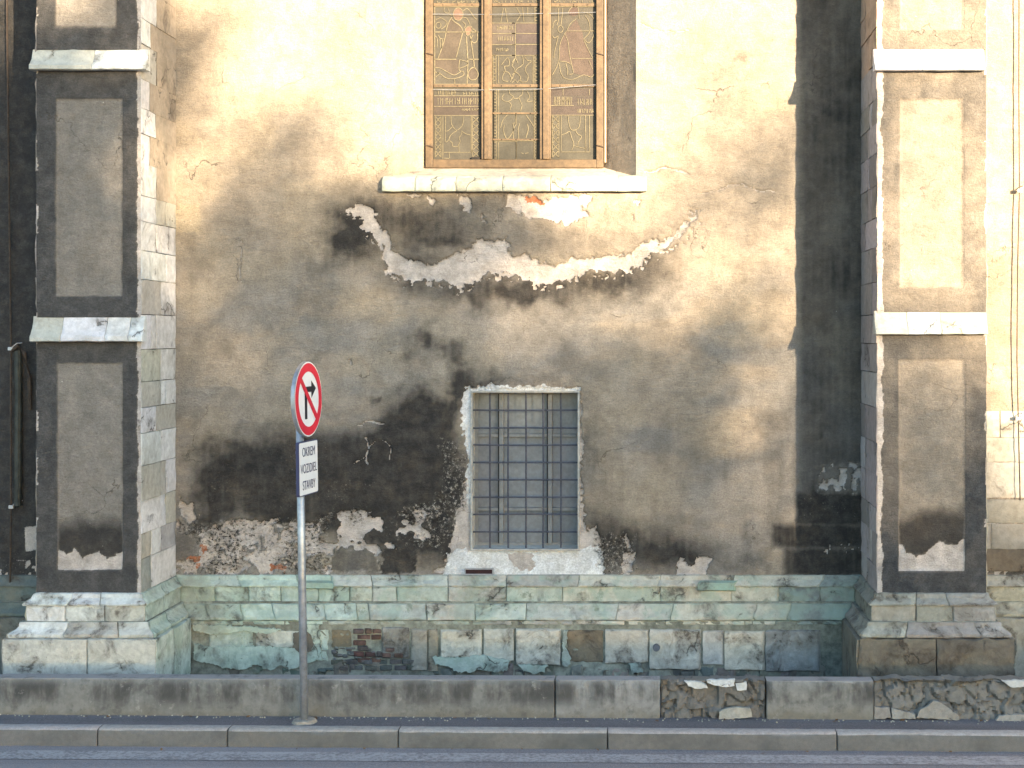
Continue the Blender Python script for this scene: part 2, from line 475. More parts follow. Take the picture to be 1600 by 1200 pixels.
church = empty('church', (0, 0, 0), 'weathered tan church wall with buttresses, stained glass window and barred window', 'church')

# ------------------------------------------------------------------ main wall
def C6(pts): return [(500 + x / 2.667, 280 + y / 2.667) for x, y in pts]
MOUST = C6([(105,125),(160,100),(215,125),(235,190),(275,220),(300,260),(300,295),(350,335),(470,360),(560,320),(640,285),(665,245),(705,262),(770,245),(775,300),(800,325),(860,310),(910,340),(980,360),(1050,330),(1180,328),(1290,310),(1350,275),(1390,250),(1400,275),(1480,225),(1530,175),(1560,115),(1580,125),(1565,175),(1515,240),(1450,285),(1380,315),(1330,360),(1290,378),(1200,385),(1120,378),(1080,402),(1000,424),(960,434),(900,432),(840,398),(770,396),(700,388),(650,432),(580,460),(540,430),(450,415),(350,420),(290,390),(260,310),(275,270),(210,220),(160,205),(185,165),(110,132)])
PATCHES = [C6(p) for p in (
    [(770,66),(830,66),(930,85),(1030,70),(1150,62),(1130,92),(1095,112),(1130,150),(1090,155),(1035,190),(960,170),(900,160),(830,145),(800,115),(770,110)],
    [(565,66),(620,66),(632,110),(625,142),(605,132),(600,100)],
    [(440,70),(478,88),(465,116),(450,105)], [(668,150),(690,165),(692,192),(675,186)],
    [(365,62),(430,62),(410,80),(380,78)], [(1315,80),(1340,85),(1330,115),(1318,108)], [(1300,142),(1315,150),(1305,168)])]
SURR = [(693,905),(700,872),(710,820),(712,795),(727,765),(731,700),(722,660),(720,635),(727,604),(745,600),(757,606),(772,601),(778,608),(830,606),(860,609),(905,605),(909,640),(907,672),(914,690),(912,712),(908,722),(909,760),(911,800),(917,832),(928,822),(937,838),(940,866),(947,905)]
def chaos(px, py):
    wx = (fbm(px / 26, py / 26, 1) - .5) * 26 + (fbm(px / 7, py / 7, 2, 3) - .5) * 9
    wy = (fbm(px / 26, py / 26, 3) - .5) * 26 + (fbm(px / 7, py / 7, 4, 3) - .5) * 9
    return wx, wy
def main_wall(px, py):
    wx, wy = chaos(px, py)
    rx = (fbm(px / 5, py / 5, 5, 4) - .5) * 13; ry = (fbm(px / 5, py / 5, 7, 4) - .5) * 13
    sx = px + wx * .3 + rx; sy = py + wy * .3 + ry         # ragged warp for edges of fallen plaster
    qx = px + wx * 1.6; qy = py + wy * 1.6                 # strong warp for smoke
    n = fbm(px / 60, py / 60, 6, 5); nb = fbm(px / 170, py / 120, 9, 4); nf = fbm(px / 9, py / 9, 11, 3)
    vstreak = fbm(px / 18, py / 160, 13, 3)
    soot = np.zeros(px.shape)
    def add(v):
        nonlocal soot
        soot = np.maximum(soot, v) + .25 * np.minimum(soot, v)
    def smoke(poly, soft, k):
        bx = (fbm(px / 75, py / 60, 17, 4) - .47) * 46; by = (fbm(px / 75, py / 60, 19, 4) - .47) * 46
        d = sdf(poly, px + wx + bx, py + wy + by)
        add(k * sst(-soft * 1.6, soft * 2.6, d) * (.72 + .5 * fbm(px / 45, py / 70, 23, 5)))
    for cx, cy, rx, ry, k in ((556,352,42,46,.85),(535,385,28,26,.7),(640,425,46,30,.7),(720,462,70,20,.55),(820,452,110,26,.72),(950,440,75,24,.7),
                              (1020,420,45,30,.5),(650,345,75,34,.62),(690,372,80,24,.6),(590,330,26,30,.35),(740,318,60,20,.45),(900,372,130,26,.35),(960,330,50,22,.35),
                              (660,528,26,18,.62),(700,540,26,16,.55),(722,556,16,18,.55),(640,560,22,14,.4),
                              (585,628,12,8,.6),(430,668,60,14,.35),(360,700,60,22,.55),(500,560,14,8,.3),(490,230,80,26,.2),(500,420,26,12,.3),
                              (1160,90,10,8,.4),(850,600,40,10,.3),(1080,705,70,50,.22),(1200,660,26,20,.35),(930,700,18,80,.35)):
        add(min(1, k * 1.3) * blob(qx, qy, cx, cy, rx * 1.05, ry * 1.1))
    smoke([(590,640),(640,590),(700,610),(735,600),(735,800),(560,800),(560,680)], 14, 1.0)
    smoke([(300,722),(350,690),(440,668),(520,668),(580,650),(600,625),(640,600),(700,615),(720,590),(760,584),(800,588),(815,604),(735,612),(735,900),(600,880),(480,840),(300,830)], 15, 1.0)
    smoke([(706,572),(770,580),(800,590),(800,612),(706,640)], 9, .85)
    smoke([(905,800),(960,795),(1010,818),(1100,828),(1130,850),(1120,900),(905,905)], 18, .92)
    smoke([(905,680),(930,700),(928,860),(905,860)], 9, .6)
    smoke([(1120,868),(1190,862),(1215,880),(1150,892)], 10, .5)
    # dirty ashlar in the corner by the right-hand buttress
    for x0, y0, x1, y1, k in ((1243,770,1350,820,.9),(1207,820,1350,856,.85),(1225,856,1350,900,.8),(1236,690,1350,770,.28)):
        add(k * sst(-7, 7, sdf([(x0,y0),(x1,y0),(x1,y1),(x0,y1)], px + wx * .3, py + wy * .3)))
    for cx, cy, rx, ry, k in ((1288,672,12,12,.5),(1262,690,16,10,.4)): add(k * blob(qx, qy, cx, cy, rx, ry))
    add(.16 * sst(.50, .75, nb) * sst(150, 500, py)); add(.22 * sst(.56, .8, n) * sst(250, 420, py))
    add(.20 * sst(.5, .8, vstreak) * sst(560, 760, py))
    add(.78 * sst(1236, 1262, px) * (.5 + .7 * n))        # soot deepened to darken the strip of the buttress's cast shadow
    # dark square and brown patch above the plinth
    sq = sst(-2, 2, sdf([(600,857),(649,855),(652,896),(598,896)], sx, sy)); soot = np.maximum(soot, sq * 1.0)
    br = sst(-2, 2, sdf([(516,893),(520,866),(532,852),(545,862),(570,858),(584,866),(595,893)], sx, sy))
    bare = sst(-4, 4, sdf(MOUST, sx, sy + 0))
    bare *= 1 - .45 * sst(1010, 1060, px) * sst(250, 260, py) * (py < 480)
    for p in PATCHES: bare = np.maximum(bare, sst(-3, 3, sdf(p, sx, sy)))
    sr = sst(-3, 3, sdf(SURR, sx, sy)); bare = np.maximum(bare, sr)
    white = np.maximum(sst(-4, 5, sdf([(693,905),(698,866),(715,858),(740,858),(905,858),(937,852),(947,905)], sx, sy)),
                       sst(-4, 4, sdf([(727,604),(772,602),(905,606),(905,613),(738,613),(738,780),(730,790),(728,700),(720,640)], sx, sy)) * .95)
    white *= 1 - sst(-3, 3, sdf([(790,864),(834,864),(832,888),(812,892),(800,880)], sx, sy))
    white = np.maximum(white, .22 * sst(-4, 6, sdf(MOUST, sx, sy)) * (px > 600) * (px < 1010))
    bare = np.maximum(bare, .75 * sst(.56, .66, fbm(px / 6, py / 6, 15, 4)) * sst(-16, -2, sdf(MOUST, px + wx * .3, py + wy * .3 - 5)))
    # render lost low on the left
    low = sst(-6, 8, sdf([(272,898),(276,772),(305,790),(316,815),(400,812),(450,805),(482,812),(520,800),(560,790),(600,800),(690,778),(700,898)], sx, sy))
    speck = low * (.15 + .75 * sst(.38, .62, n))
    rb = sst(-5, 6, sdf([(300,885),(312,826),(350,812),(420,816),(470,812),(478,850),(430,880),(360,892)], sx, sy))
    bare = np.maximum(bare, rb * (.40 + .75 * sst(.35, .62, nf)))
    bare = np.maximum(bare, low * sst(.52, .60, fbm(px / 24, py / 18, 21, 5)) * sst(775, 815, py))
    grey = np.clip(.18 + rb * .9 + .7 * sst(.42, .66, fbm(px / 120, py / 50, 31, 4)) * sst(330, 520, py) + .4 * sst(700, 300, px) * sst(420, 620, py), 0, 1)
    speck = np.maximum(speck, .75 * sst(-8, 6, sdf([(690,690),(724,690),(732,770),(700,860),(640,860),(690,780)], qx, qy)))
    speck = np.maximum(speck, .8 * sst(-6, 6, sdf([(925,830),(990,838),(990,900),(925,900)], qx, qy)))
    for p in ([(968,898),(972,868),(990,858),(988,898)], [(1052,898),(1062,872),(1080,884),(1098,866),(1115,872),(1108,898)], [(975,832),(984,850),(980,858),(972,846)]):
        bare = np.maximum(bare, sst(-4, 3, sdf(p, sx + wx * .3, sy + wy * .3)))
    for p in ([(278,778),(300,788),(308,812),(294,818),(280,806)], [(273,828),(306,840),(306,872),(273,876)]):
        bare = np.maximum(bare, sst(-2, 2, sdf(p, sx, sy)))
    low2 = sst(-2, 2, sdf([(273,828),(306,840),(308,872),(273,876)], sx, sy))
    grey = np.maximum(grey, low2); soot = np.maximum(soot * (1 - low2), low2 * .35); bare = bare * (1 - low2); speck *= 1 - low2
    soot = soot * (1 - .8 * sst(.4, .7, rb) ) * (1 - br * .55); bare *= (1 - br); bare *= (1 - sq); speck *= (1 - br) * (1 - sq)
    soot = np.maximum(soot, .55 * br)
    for pts, w in (([(568,684),(574,698),(586,692)],2.2), ([(574,698),(572,716),(576,728)],2.2), ([(572,716),(556,724)],1.6), ([(600,690),(612,700),(606,716)],1.5),
                   ([(545,560),(548,566)],3), ([(560,664),(580,660),(595,664)],2), ([(1100,300),(1160,290),(1210,300)],2), ([(1010,270),(1040,262),(1072,270)],3),
                   ([(1000,36),(1040,50),(1080,44)],2), ([(375,375),(374,440)],1.5)):
        speck = np.maximum(speck, .0); bare = np.maximum(bare, .9 * sst(w * .55 + .8, w * .55 - .8, pline(pts, px + wx * .5, py + wy * .5)))
    # stone-like dressing patch, exposed bricks
    pt = sst(-3, 3, sdf([(271,322),(308,320),(312,340),(310,362),(271,364)], sx, sy))
    brick = np.zeros(px.shape)
    for p in ([(314,852),(322,850),(324,862),(316,864)], [(294,866),(312,866),(313,874),(293,874)], [(420,884),(450,886),(448,893),(420,892)], C6([(850,72),(935,84),(930,102),(870,96)]), [(304,878),(312,880),(308,888)]):
        brick = np.maximum(brick, sst(-2, 2, sdf(p, sx, sy)))
    speck = np.maximum(speck, pt * .35)
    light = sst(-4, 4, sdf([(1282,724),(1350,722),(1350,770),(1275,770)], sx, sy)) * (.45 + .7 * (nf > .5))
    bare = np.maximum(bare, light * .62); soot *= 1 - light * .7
    bare = np.maximum(bare, .9 * (fbm(px / 5, py / 3.4, 41, 3) > .66) * sst(-3, 3, sdf([(1278,852),(1350,850),(1350,862),(1290,866)], sx, sy)))
    yellow = np.clip(pt * .9 + .35 * sst(.5, .7, fbm(px / 90, py / 90, 51, 3)), 0, 1)
    soot *= 1 - pt * .8
    speck = np.maximum(speck, .26 * np.clip(soot, 0, 1) * sst(.45, .62, fbm(px / 40, py / 30, 27, 4)) * sst(640, 720, py))
    # relief
    dy = .017 * sst(.3, .7, bare) + (fbm(px / 140, py / 100, 61, 3) - .5) * .016 + (fbm(px / 22, py / 15, 62, 4) - .5) * .008 + (nf - .5) * .0022
    dy += speck * (fbm(px / 6, py / 6, 63, 3) - .5) * .022 + low * .006 + brick * .002 - .004 * sq
    bl = sst(-6, 6, sdf([(600,300),(1030,300),(1060,350),(1000,392),(860,405),(640,402),(600,360)], sx, sy)) * sst(300, 312, py)
    dy -= .010 * bl * (1 - bare)
    edge = np.minimum(np.minimum(np.abs(px - 612) + 40 * (py > 300), np.abs(px - 994) + 40 * (py > 300)), 12) / 12
    dy = dy * edge
    z = np.zeros(px.shape)
    runs = fbm(px / 6, py / 85, 29, 4)
    soot = np.clip(soot * (.84 + .44 * runs) * (.88 + .28 * nf), 0, 1.05)
    return dy, (soot, np.clip(bare, 0, 1), np.clip(white, 0, 1), np.clip(speck, 0, 1)), (z, brick, grey, yellow)

WZT = 8.35
xs = lines(XL1 - .3, XR0 + .3, .0125, (WX0, WX1, GX0, GX1))
zs = lines(.55, 6.6, .0125, (WZ0, GZ0, GZ1))
zs = np.concatenate([zs, np.linspace(6.7, ZTOP, 30)])
zs[np.argmin(abs(zs - WZT))] = WZT
wall = grid_face('wall', xs, zs, 0.0, main_wall, M_PLASTER, church, [(WX0, WX1, WZ0, WZT), (GX0, GX1, GZ0, GZ1)])

def side_wall(px, py):
    n = fbm(px / 60, py / 60, 71, 5); nf = fbm(px / 9, py / 9, 72, 3)
    left = (px < 500)
    soot = np.where(left, .85 + .4 * n + .3 * sst(750, 880, py), .55 * sst(.45, .7, n) * sst(700, 860, py) + .9 * sst(850, 862, py) * sst(900, 890, py))  # left: soot raised to darken the buttress's shadow there
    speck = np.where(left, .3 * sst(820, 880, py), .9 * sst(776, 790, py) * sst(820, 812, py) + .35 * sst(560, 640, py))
    grey = np.where(left, .9, .6 * sst(775, 785, py)); z = np.zeros(px.shape)  # right: shadow edge on this wall put in as a step to grey
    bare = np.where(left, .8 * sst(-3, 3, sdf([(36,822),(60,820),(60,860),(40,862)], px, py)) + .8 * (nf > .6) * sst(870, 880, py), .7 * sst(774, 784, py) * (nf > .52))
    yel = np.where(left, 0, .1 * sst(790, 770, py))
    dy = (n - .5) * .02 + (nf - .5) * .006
    return dy, (np.clip(soot, 0, 1), bare, z, np.clip(speck, 0, 1)), (np.where(left, .45, 0), z, grey, yel)  # paint mask on the left also deepens the buttress's shadow
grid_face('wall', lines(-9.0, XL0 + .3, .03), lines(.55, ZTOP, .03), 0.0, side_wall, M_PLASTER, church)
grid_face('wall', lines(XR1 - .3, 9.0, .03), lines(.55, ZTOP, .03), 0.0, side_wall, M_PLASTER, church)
# solid body behind the plaster so that light cannot leak round the back
bm = bmesh.new()
box(bm, (-9, .55, 0), (9, .8, ZTOP)); box(bm, (-9, .02, ZTOP - .3), (9, .9, ZTOP + .1))
bm_obj('wall_core', bm, M_DARK, church)

# ------------------------------------------------------------------ masonry pieces swept along the plan
PATH = [(-9.0, 0), (XL0, 0), (XL0, -B), (XL1, -B), (XL1, 0), (XR0, 0), (XR0, -B), (XR1, -B), (XR1, 0), (9.0, 0)]
PATH = [Vector(p) for p in PATH]
def nrm(a, b):
    d = (b - a).normalized(); return Vector((d.y, -d.x))
NR = [nrm(a, b) for a, b in zip(PATH, PATH[1:])]
MIT = [NR[0]] + [(NR[i - 1] + NR[i]) / (1 + NR[i - 1].dot(NR[i])) for i in range(1, len(PATH) - 1)] + [NR[-1]]
def seg_ring(i):
    a, b, ma, mb = PATH[i], PATH[i + 1], MIT[i], MIT[i + 1]
    def f(t, o):
        p = (a + ma * o) * (1 - t) + (b + mb * o) * t
        return p
    return f, (b - a).length
def line_ring(a, b, slope=0.0):
    a, b = Vector(a), Vector(b); n = nrm(a, b)
    def f(t, o): return a.lerp(b, t) + n * o
    return f, (b - a).length
def piece(name, ring, t0, t1, prof, mat, parent, tint=(.5, .5, .5), crag=0.0, rough=.004, back=-.03, gap=.004, step=.06, zoff=None, warp=3.0, seed=None, bevel=.006, jag=0.0):
    """one stone: profile (offset, z) swept from t0 to t1 of a plan segment, edges eased and faces uneven"""
    f, L = ring
    sd = random.uniform(0, 100) if seed is None else seed
    prof = list(prof); pp = [prof[0]]
    for (o0, z0), (o1, z1) in zip(prof, prof[1:]):
        k = max(1, int(math.hypot(o1 - o0, z1 - z0) / step))
        for j in range(1, k + 1): pp.append((o0 + (o1 - o0) * j / k, z0 + (z1 - z0) * j / k))
    g = gap / L
    t0 += g; t1 -= g
    n = max(2, int((t1 - t0) * L / step))
    ts = [t0 + (t1 - t0) * k / n for k in range(n + 1)]
    e = min(bevel / L, (t1 - t0) * .2)
    ts = [t0, t0 + e] + ts[1:-1] + [t1 - e, t1]
    verts, faces = [], []
    m = len(pp) + 2
    for k, t in enumerate(ts):
        end = k in (0, len(ts) - 1)
        ringv = [(back, pp[0][1])] + pp + [(back, pp[-1][1])]
        for j, (o, z) in enumerate(ringv):
            outer = 1 <= j <= len(pp)
            if outer:
                q = f(t, o)
                nv = mn.fractal(Vector((q.x * 6 + sd, q.y * 6, z * 6)) * (warp / 3), 1.0, 2.0, 4)
                o = o + nv * rough - (bevel if end else 0)
                if crag:
                    vv = Vector((q.x * 9.5 + mn.noise(Vector((q.x * 7, z * 7, 1))) * .9, z * 10 + mn.noise(Vector((q.x * 7, z * 7, 5))) * .9, sd))
                    ds, pts_ = mn.voronoi(vv)
                    o += crag * ((mn.cell(pts_[0] * 3.7) - .5) * .8 - max(0, 1 - (ds[1] - ds[0]) / .16) * 1.0)
                z = z + mn.noise(Vector((q.x * 9 + sd, q.y * 9 + 4, z * 3))) * rough * (1.2 + jag)
            q = f(t, o)
            zz = z + (zoff(q.x) if zoff else 0)
            verts.append((q.x, q.y, zz))
    for k in range(len(ts) - 1):
        for j in range(m - 1):
            a = k * m + j
            faces.append((a, a + m, a + m + 1, a + 1))
        faces.append((k * m + m - 1, k * m + m * 2 - 1, k * m + m, k * m))
    faces.append(tuple(range(m))); faces.append(tuple(range((len(ts) - 1) * m, len(ts) * m))[::-1])
    o = mesh(name, verts, faces, mat, parent, tint)
    bmx = bmesh.new(); bmx.from_mesh(o.data); bmesh.ops.recalc_face_normals(bmx, faces=bmx.faces)
    bmx.to_mesh(o.data); bmx.free()
    o.data.shade_smooth(); o.data.set_sharp_from_angle(angle=R(40))
    return o

def jit(c, a=.05):
    k = 1 + random.uniform(-a, a)
    return tuple(min(.9, max(.01, x * k * (1 + random.uniform(-a, a) * .3))) for x in c)
PALE = (.47, .46, .405); MINT = (.42, .50, .44); GREY = (.36, .37, .36); BROWN = (.20, .165, .115); WHITE_S = (.66, .665, .66); BLUEG = (.25, .255, .24); DIRTY = (.27, .245, .205)

# ---- buttresses
def buttress_front(tier, panel, bottom, side):
    x0, x1, y0, y1 = tier; a0, a1, b0, b1 = panel
    def fn(px, py):
        wx, wy = chaos(px, py)
        sx = px + wx * .12; sy = py + wy * .12
        n = fbm(px / 40, py / 60, 81, 5); nf = fbm(px / 6, py / 6, 82, 3)
        inside = sst(-1.5, 1.5, sdf([(a0,b0),(a1,b0),(a1,b1),(a0,b1)], sx, sy))
        paint = 1 - inside
        if side == 'L':
            paint *= .93
        else:
            paint *= .55 + .4 * sst(520, 900, py + (n - .5) * 160) + .15 * sst(.4, .6, n)
        soot = .25 * sst(.4, .7, n) * inside
        soot = np.maximum(soot, .18 * inside)
        bare = np.zeros(px.shape); white = np.zeros(px.shape)
        if bottom:
            yb, top = bottom
            soot = np.maximum(soot, inside * .98 * sst(yb - 26, yb + 22, py + (n - .5) * 50))
            bt = inside * sst(-2.5, 2.5, py + wy * .5 + (nf - .5) * 8 - np.interp(px, np.linspace(a0, a1, len(top)), top))
            bare = bt; soot *= 1 - bt
        paint = np.maximum(paint, 0)
        # worn pale arrises
        wl = 3 + 5 * fbm(py / 30, px * 0 + 3, 83, 4) * (1 if side == 'L' else 2.0)
        ed = (x1 - px) if side == 'L' else (px - x0)
        ar = sst(wl + 1.5, wl - 1.5, ed + (nf - .5) * 5) * (.8 if side == 'L' else 1.0)
        oth = (px - x0) if side == 'L' else (x1 - px)
        ar = np.maximum(ar, .9 * sst(3.0, 1.2, oth + (nf - .5) * 6) * (fbm(py / 42, px * 0, 84, 4) > .6))
        bare = np.maximum(bare, ar * .9); paint *= 1 - ar * .6
        crs = np.minimum.reduce([np.abs(py - c + (n - .5) * 10) for c in (70, 205, 330, 420, 520, 652, 742, 790, 832, 885)])
        soot = np.maximum(soot, 0)
        grey = np.clip(.75 * inside + 0 * px, 0, 1) if side == 'L' else .25 * inside
        dy = .012 * inside + .004 * sst(2.2, .6, crs) * (1 - inside) + (n - .5) * .010 + (nf - .5) * .003 + .008 * bare * inside
        z = np.zeros(px.shape)
        return dy, (np.clip(soot, 0, 1), bare, white, .12 * (1 - inside) + z), (np.clip(paint, 0, 1), z, grey, z)
    return fn
def ledge_prof(zt, zb, over=.075):
    h = zt - zb
    return [(-.004, zt), (over * .28, zb + h * .55), (over * .75, zb + h * .30), (over, zb + h * .22), (over + .004, zb + .008), (over - .012, zb), (.004, zb + .006)]

def build_buttress(side):
    L = side == 'L'
    x0, x1 = (XL0, XL1) if L else (XR0, XR1)
    bm = bmesh.new()
    box(bm, (x0 + .035, -B + .035, 0), (x1 - .035, .3, ZTOP))
    core = bm_obj('buttress', bm, M_DARK, church)
    core['label'] = 'buttress with dark grey painted border in shade, left of the traffic sign' if L else 'sunlit buttress with worn white edges on the right'
    tiers = ([(57,220,533,928), (57,220,108,496), (57,220,-400,78)] if L else [(1371,1541,522,932), (1371,1541,109,488), (1371,1541,-400,77)])
    panels = ([(90,191,568,891), (88,190,155,462), (88,181,-300,41)] if L else [(1405,1507,562,893), (1407,1505,155,449), (1407,1505,-300,45)])
    tops = ([862,868,858,872,866,860,876,872,862] if L else [846,866,872,868,858,846,850,856,840])
    for k, (t, p) in enumerate(zip(tiers, panels)):
        bot = ((812, tops) if L else (800, tops)) if k == 0 else None
        grid_face('front_face', lines(PX(t[0], -B), PX(t[1], -B), .0125), lines(PZ(t[3], -B), PZ(t[2], -B), .0125 if k < 2 else .02), -B, buttress_front(t, p, bot, side), M_PLASTER, core)
    # side faces: dressed stones with a plaster skin high up
    segs = (1, 3) if L else (5, 7)
    for si in segs:
        ring = seg_ring(si)
        vis = si in (3, 5)
        z = .99; row = 0
        while z < ZTOP:
            h = random.choice((.22, .25, .28, .3)) if vis else .45
            z1 = min(z + h, ZTOP)
            if vis:
                zpx = VY - ((z + z1) / 2 - CZ) * FPX / 12.6
                if L and zpx < 318: cuts = [0, random.uniform(.22, .5), 1]
                else: cuts = [0] + sorted(random.sample((.28, .42, .55, .7), random.choice((1, 2)))) + [1]
            else: cuts = [0, 1]; zpx = 0
            for c0, c1 in zip(cuts, cuts[1:]):
                if L and vis:
                    front = c1 == 1 and False
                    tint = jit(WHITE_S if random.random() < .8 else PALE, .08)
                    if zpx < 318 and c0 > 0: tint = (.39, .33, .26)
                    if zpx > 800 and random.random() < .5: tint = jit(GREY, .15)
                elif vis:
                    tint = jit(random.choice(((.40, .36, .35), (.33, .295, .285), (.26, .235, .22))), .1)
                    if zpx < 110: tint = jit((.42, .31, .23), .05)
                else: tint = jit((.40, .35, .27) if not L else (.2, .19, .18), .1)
                sk = L and vis and zpx < 318 and c0 > 0
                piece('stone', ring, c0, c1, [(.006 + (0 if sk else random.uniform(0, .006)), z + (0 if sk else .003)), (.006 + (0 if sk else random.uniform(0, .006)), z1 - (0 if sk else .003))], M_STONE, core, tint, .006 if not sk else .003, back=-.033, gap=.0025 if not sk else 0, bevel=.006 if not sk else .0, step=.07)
            z = z1; row += 1
    # weathered ledges
    fr = seg_ring(2 if L else 6)
    W = fr[1]
    if L: specs = [(77,109,(47,145,229)), (494,534,(48,96,165,201,224))]
    else: specs = [(76,110,(1366,1440,1539)), (486,523,(1367,1418,1470,1543))]
    for yt, yb, cuts in specs:
        zt, zb = PZ(yt, -B), PZ(yb, -B - .07)
        for c0, c1 in zip(cuts, cuts[1:]):
            t0 = (PX(c0, -B - .04) - x0) / W; t1 = (PX(c1, -B - .04) - x0) / W
            line = line_ring((x0, -B), (x1, -B))
            piece('ledge_stone', line, t0, t1, ledge_prof(zt, zb), M_STONE, core, jit(WHITE_S if random.random() < .75 else PALE, .08), .004, back=-.05, gap=.0015, step=.035)
    return core
but_l = build_buttress('L')
but_r = build_buttress('R')

# ---- plinth mouldings
bm = bmesh.new()
for i in range(len(PATH) - 1):
    f, Ln = seg_ring(i)
    a0, a1, b0, b1 = f(0, .0), f(1, .0), f(0, -.2), f(1, -.2)
    for (zz0, zz1, o) in ((0, ZPT - .03, .015), (0, .76, .085), (0, .59, .142)):
        q = [f(0, o), f(1, o), f(1, -.1), f(0, -.1)]
        vs_ = [bm.verts.new((p.x, p.y, zz)) for zz in (zz0, zz1) for p in q]
        for fc in ((0,1,2,3), (4,5,6,7), (0,1,5,4), (1,2,6,5), (2,3,7,6), (3,0,4,7)):
            bm.faces.new([vs_[k] for k in fc])
M_CORE = flat('plinth_core', (.22, .23, .19), .95, 0, .5, 14, bump=.8)
plinth = bm_obj('plinth', bm, M_CORE, church)
plinth['label'] = 'mint washed moulded stone plinth along the foot of the church wall'
PA = [(.004, ZPT + .006), (.026, ZPT - .002), (.034, .955), (.036, .948), (.080, .918), (.092, .905), (.088, .893)]
PA2 = [(.066, .890), (.070, .884), (.074, .80), (.070, .762), (.074, .757)]
PB = [(.112, .756), (.116, .745), (.118, .725), (.135, .702), (.168, .680), (.182, .668), (.182, .645), (.172, .636)]
PB4 = [(.104, .742), (.112, .736), (.116, .715), (.120, .690), (.138, .665), (.160, .640), (.166, .628), (.166, .606), (.150, .600)]
PC4 = [(.146, .597), (.150, .592), (.152, .566), (.146, .560)]
def cutx(i, pxs, Y): 
    a, b = PATH[i], PATH[i + 1]
    return [(PX(p, Y) - a.x) / (b.x - a.x) for p in pxs]
def rcut(n):
    c = sorted(random.uniform(.12, .88) for _ in range(n - 1)); return [0] + c + [1]
MAIN = {  # joints read off the photograph along the main wall
    'A': ([(-1)] + [365, 458, 512, 576, 697, 790, 905, 1034, 1150, 1292] + [-2]),
    'A2': ([(-1)] + [325, 378, 430, 490, 540, 576, 615, 697, 790, 880, 1036, 1150, 1225, 1292] + [-2]),
    'C': ([(-1)] + [361, 430, 500, 585, 665, 735, 810, 900, 984, 1051, 1115, 1180, 1230] + [-2]),
    'B': ([(-1)] + [305, 361, 412, 496, 548, 568, 661, 740, 823, 971, 1060, 1195, 1250] + [-2])}
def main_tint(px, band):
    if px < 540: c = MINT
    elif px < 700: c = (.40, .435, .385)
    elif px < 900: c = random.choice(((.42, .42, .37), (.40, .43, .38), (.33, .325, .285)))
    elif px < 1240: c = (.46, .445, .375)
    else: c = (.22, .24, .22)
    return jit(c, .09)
for i in range(len(PATH) - 1):
    ring = seg_ring(i)
    par = but_l if i in (1, 2, 3) else but_r if i in (5, 6, 7) else plinth
    nm = 'plinth_stone'
    for band, prof in (('A', PA), ('A2', PA2), ('B', PB4 if i == 4 else PB)) + ((('C', PC4),) if i == 4 else ()):
        if i == 4:
            Yb = -.1
            ts = [0] + cutx(4, MAIN[band][1:-1], Yb) + [1]
        elif i in (0, 8): ts = rcut(6)
        elif i in (2, 6): ts = {'A': [0, .36, .62, 1], 'A2': [0, .33, .66, 1] if i == 2 else [0, .36, .66, 1], 'B': [0, .38, .76, 1] if i == 2 else [0, .3, .8, 1]}[band]
        else: ts = [0, random.uniform(.4, .6), 1]
        for t0, t1 in zip(ts, ts[1:]):
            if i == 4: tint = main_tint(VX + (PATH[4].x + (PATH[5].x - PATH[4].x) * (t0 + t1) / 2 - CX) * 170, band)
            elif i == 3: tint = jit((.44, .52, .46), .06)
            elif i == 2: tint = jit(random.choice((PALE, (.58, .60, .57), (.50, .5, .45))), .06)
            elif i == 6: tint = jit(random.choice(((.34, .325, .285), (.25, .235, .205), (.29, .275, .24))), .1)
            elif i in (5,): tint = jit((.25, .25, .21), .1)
            elif i == 0: tint = jit((.12, .15, .14), .1)
            else: tint = jit((.35, .34, .28), .1)
            mat = M_PLINTH if i in (3, 4) else M_BASE
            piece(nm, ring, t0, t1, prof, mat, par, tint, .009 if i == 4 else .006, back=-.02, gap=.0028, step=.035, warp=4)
    # base blocks
    if i != 4:
        ts = {2: [0, .55, 1], 6: [0, .5, 1]}.get(i, rcut(6) if i in (0, 8) else [0, .5, 1])
        for t0, t1 in zip(ts, ts[1:]):
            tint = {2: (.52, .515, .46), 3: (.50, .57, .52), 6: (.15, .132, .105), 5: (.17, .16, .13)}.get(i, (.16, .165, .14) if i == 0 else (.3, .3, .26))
            piece(nm, ring, t0, t1, [(.19, .634), (.205, .63), (.208, .58), (.208, .02)], M_BASE if i != 3 else M_PLINTH, par, jit(tint, .06), rough=.010 if i != 6 else .02, crag=.009 if i == 6 else 0, back=.02, gap=.003, step=.045 if i != 6 else .025)

# main wall base course: individual blocks, rubble and bricks
ring4 = seg_ring(4)
def t4(px, o=.17): return (PX(px, -o) - PATH[4].x) / (PATH[5].x - PATH[4].x)
def z4(py, o=.17): return PZ(py, -o)
BLK = [(303,376,985,1017,.158,(.42,.48,.43)), (379,456,986,1013,.160,(.52,.545,.48)), (303,500,1017,1034,.150,(.40,.47,.42)),
       (585,631,981,1030,.165,BLUEG), (633,660,984,1049,.172,(.33,.32,.27)), (661,678,984,1049,.165,(.28,.26,.2)), (681,750,985,1028,.176,(.48,.465,.405)), (752,803,983,1033,.170,(.46,.45,.39)),
       (805,880,984,1040,.186,(.50,.49,.43)), (889,949,985,1036,.160,BROWN), (952,1024,985,1037,.176,(.47,.45,.385)), (1026,1110,985,1047,.186,(.50,.485,.425)),
       (1113,1147,987,1040,.176,(.48,.475,.43)), (1149,1215,988,1048,.180,(.55,.51,.43)), (1218,1306,986,1050,.182,(.29,.295,.28)),
       (456,500,984,1017,.152,(.40,.47,.42)), (503,537,983,1012,.156,(.17,.145,.10))]
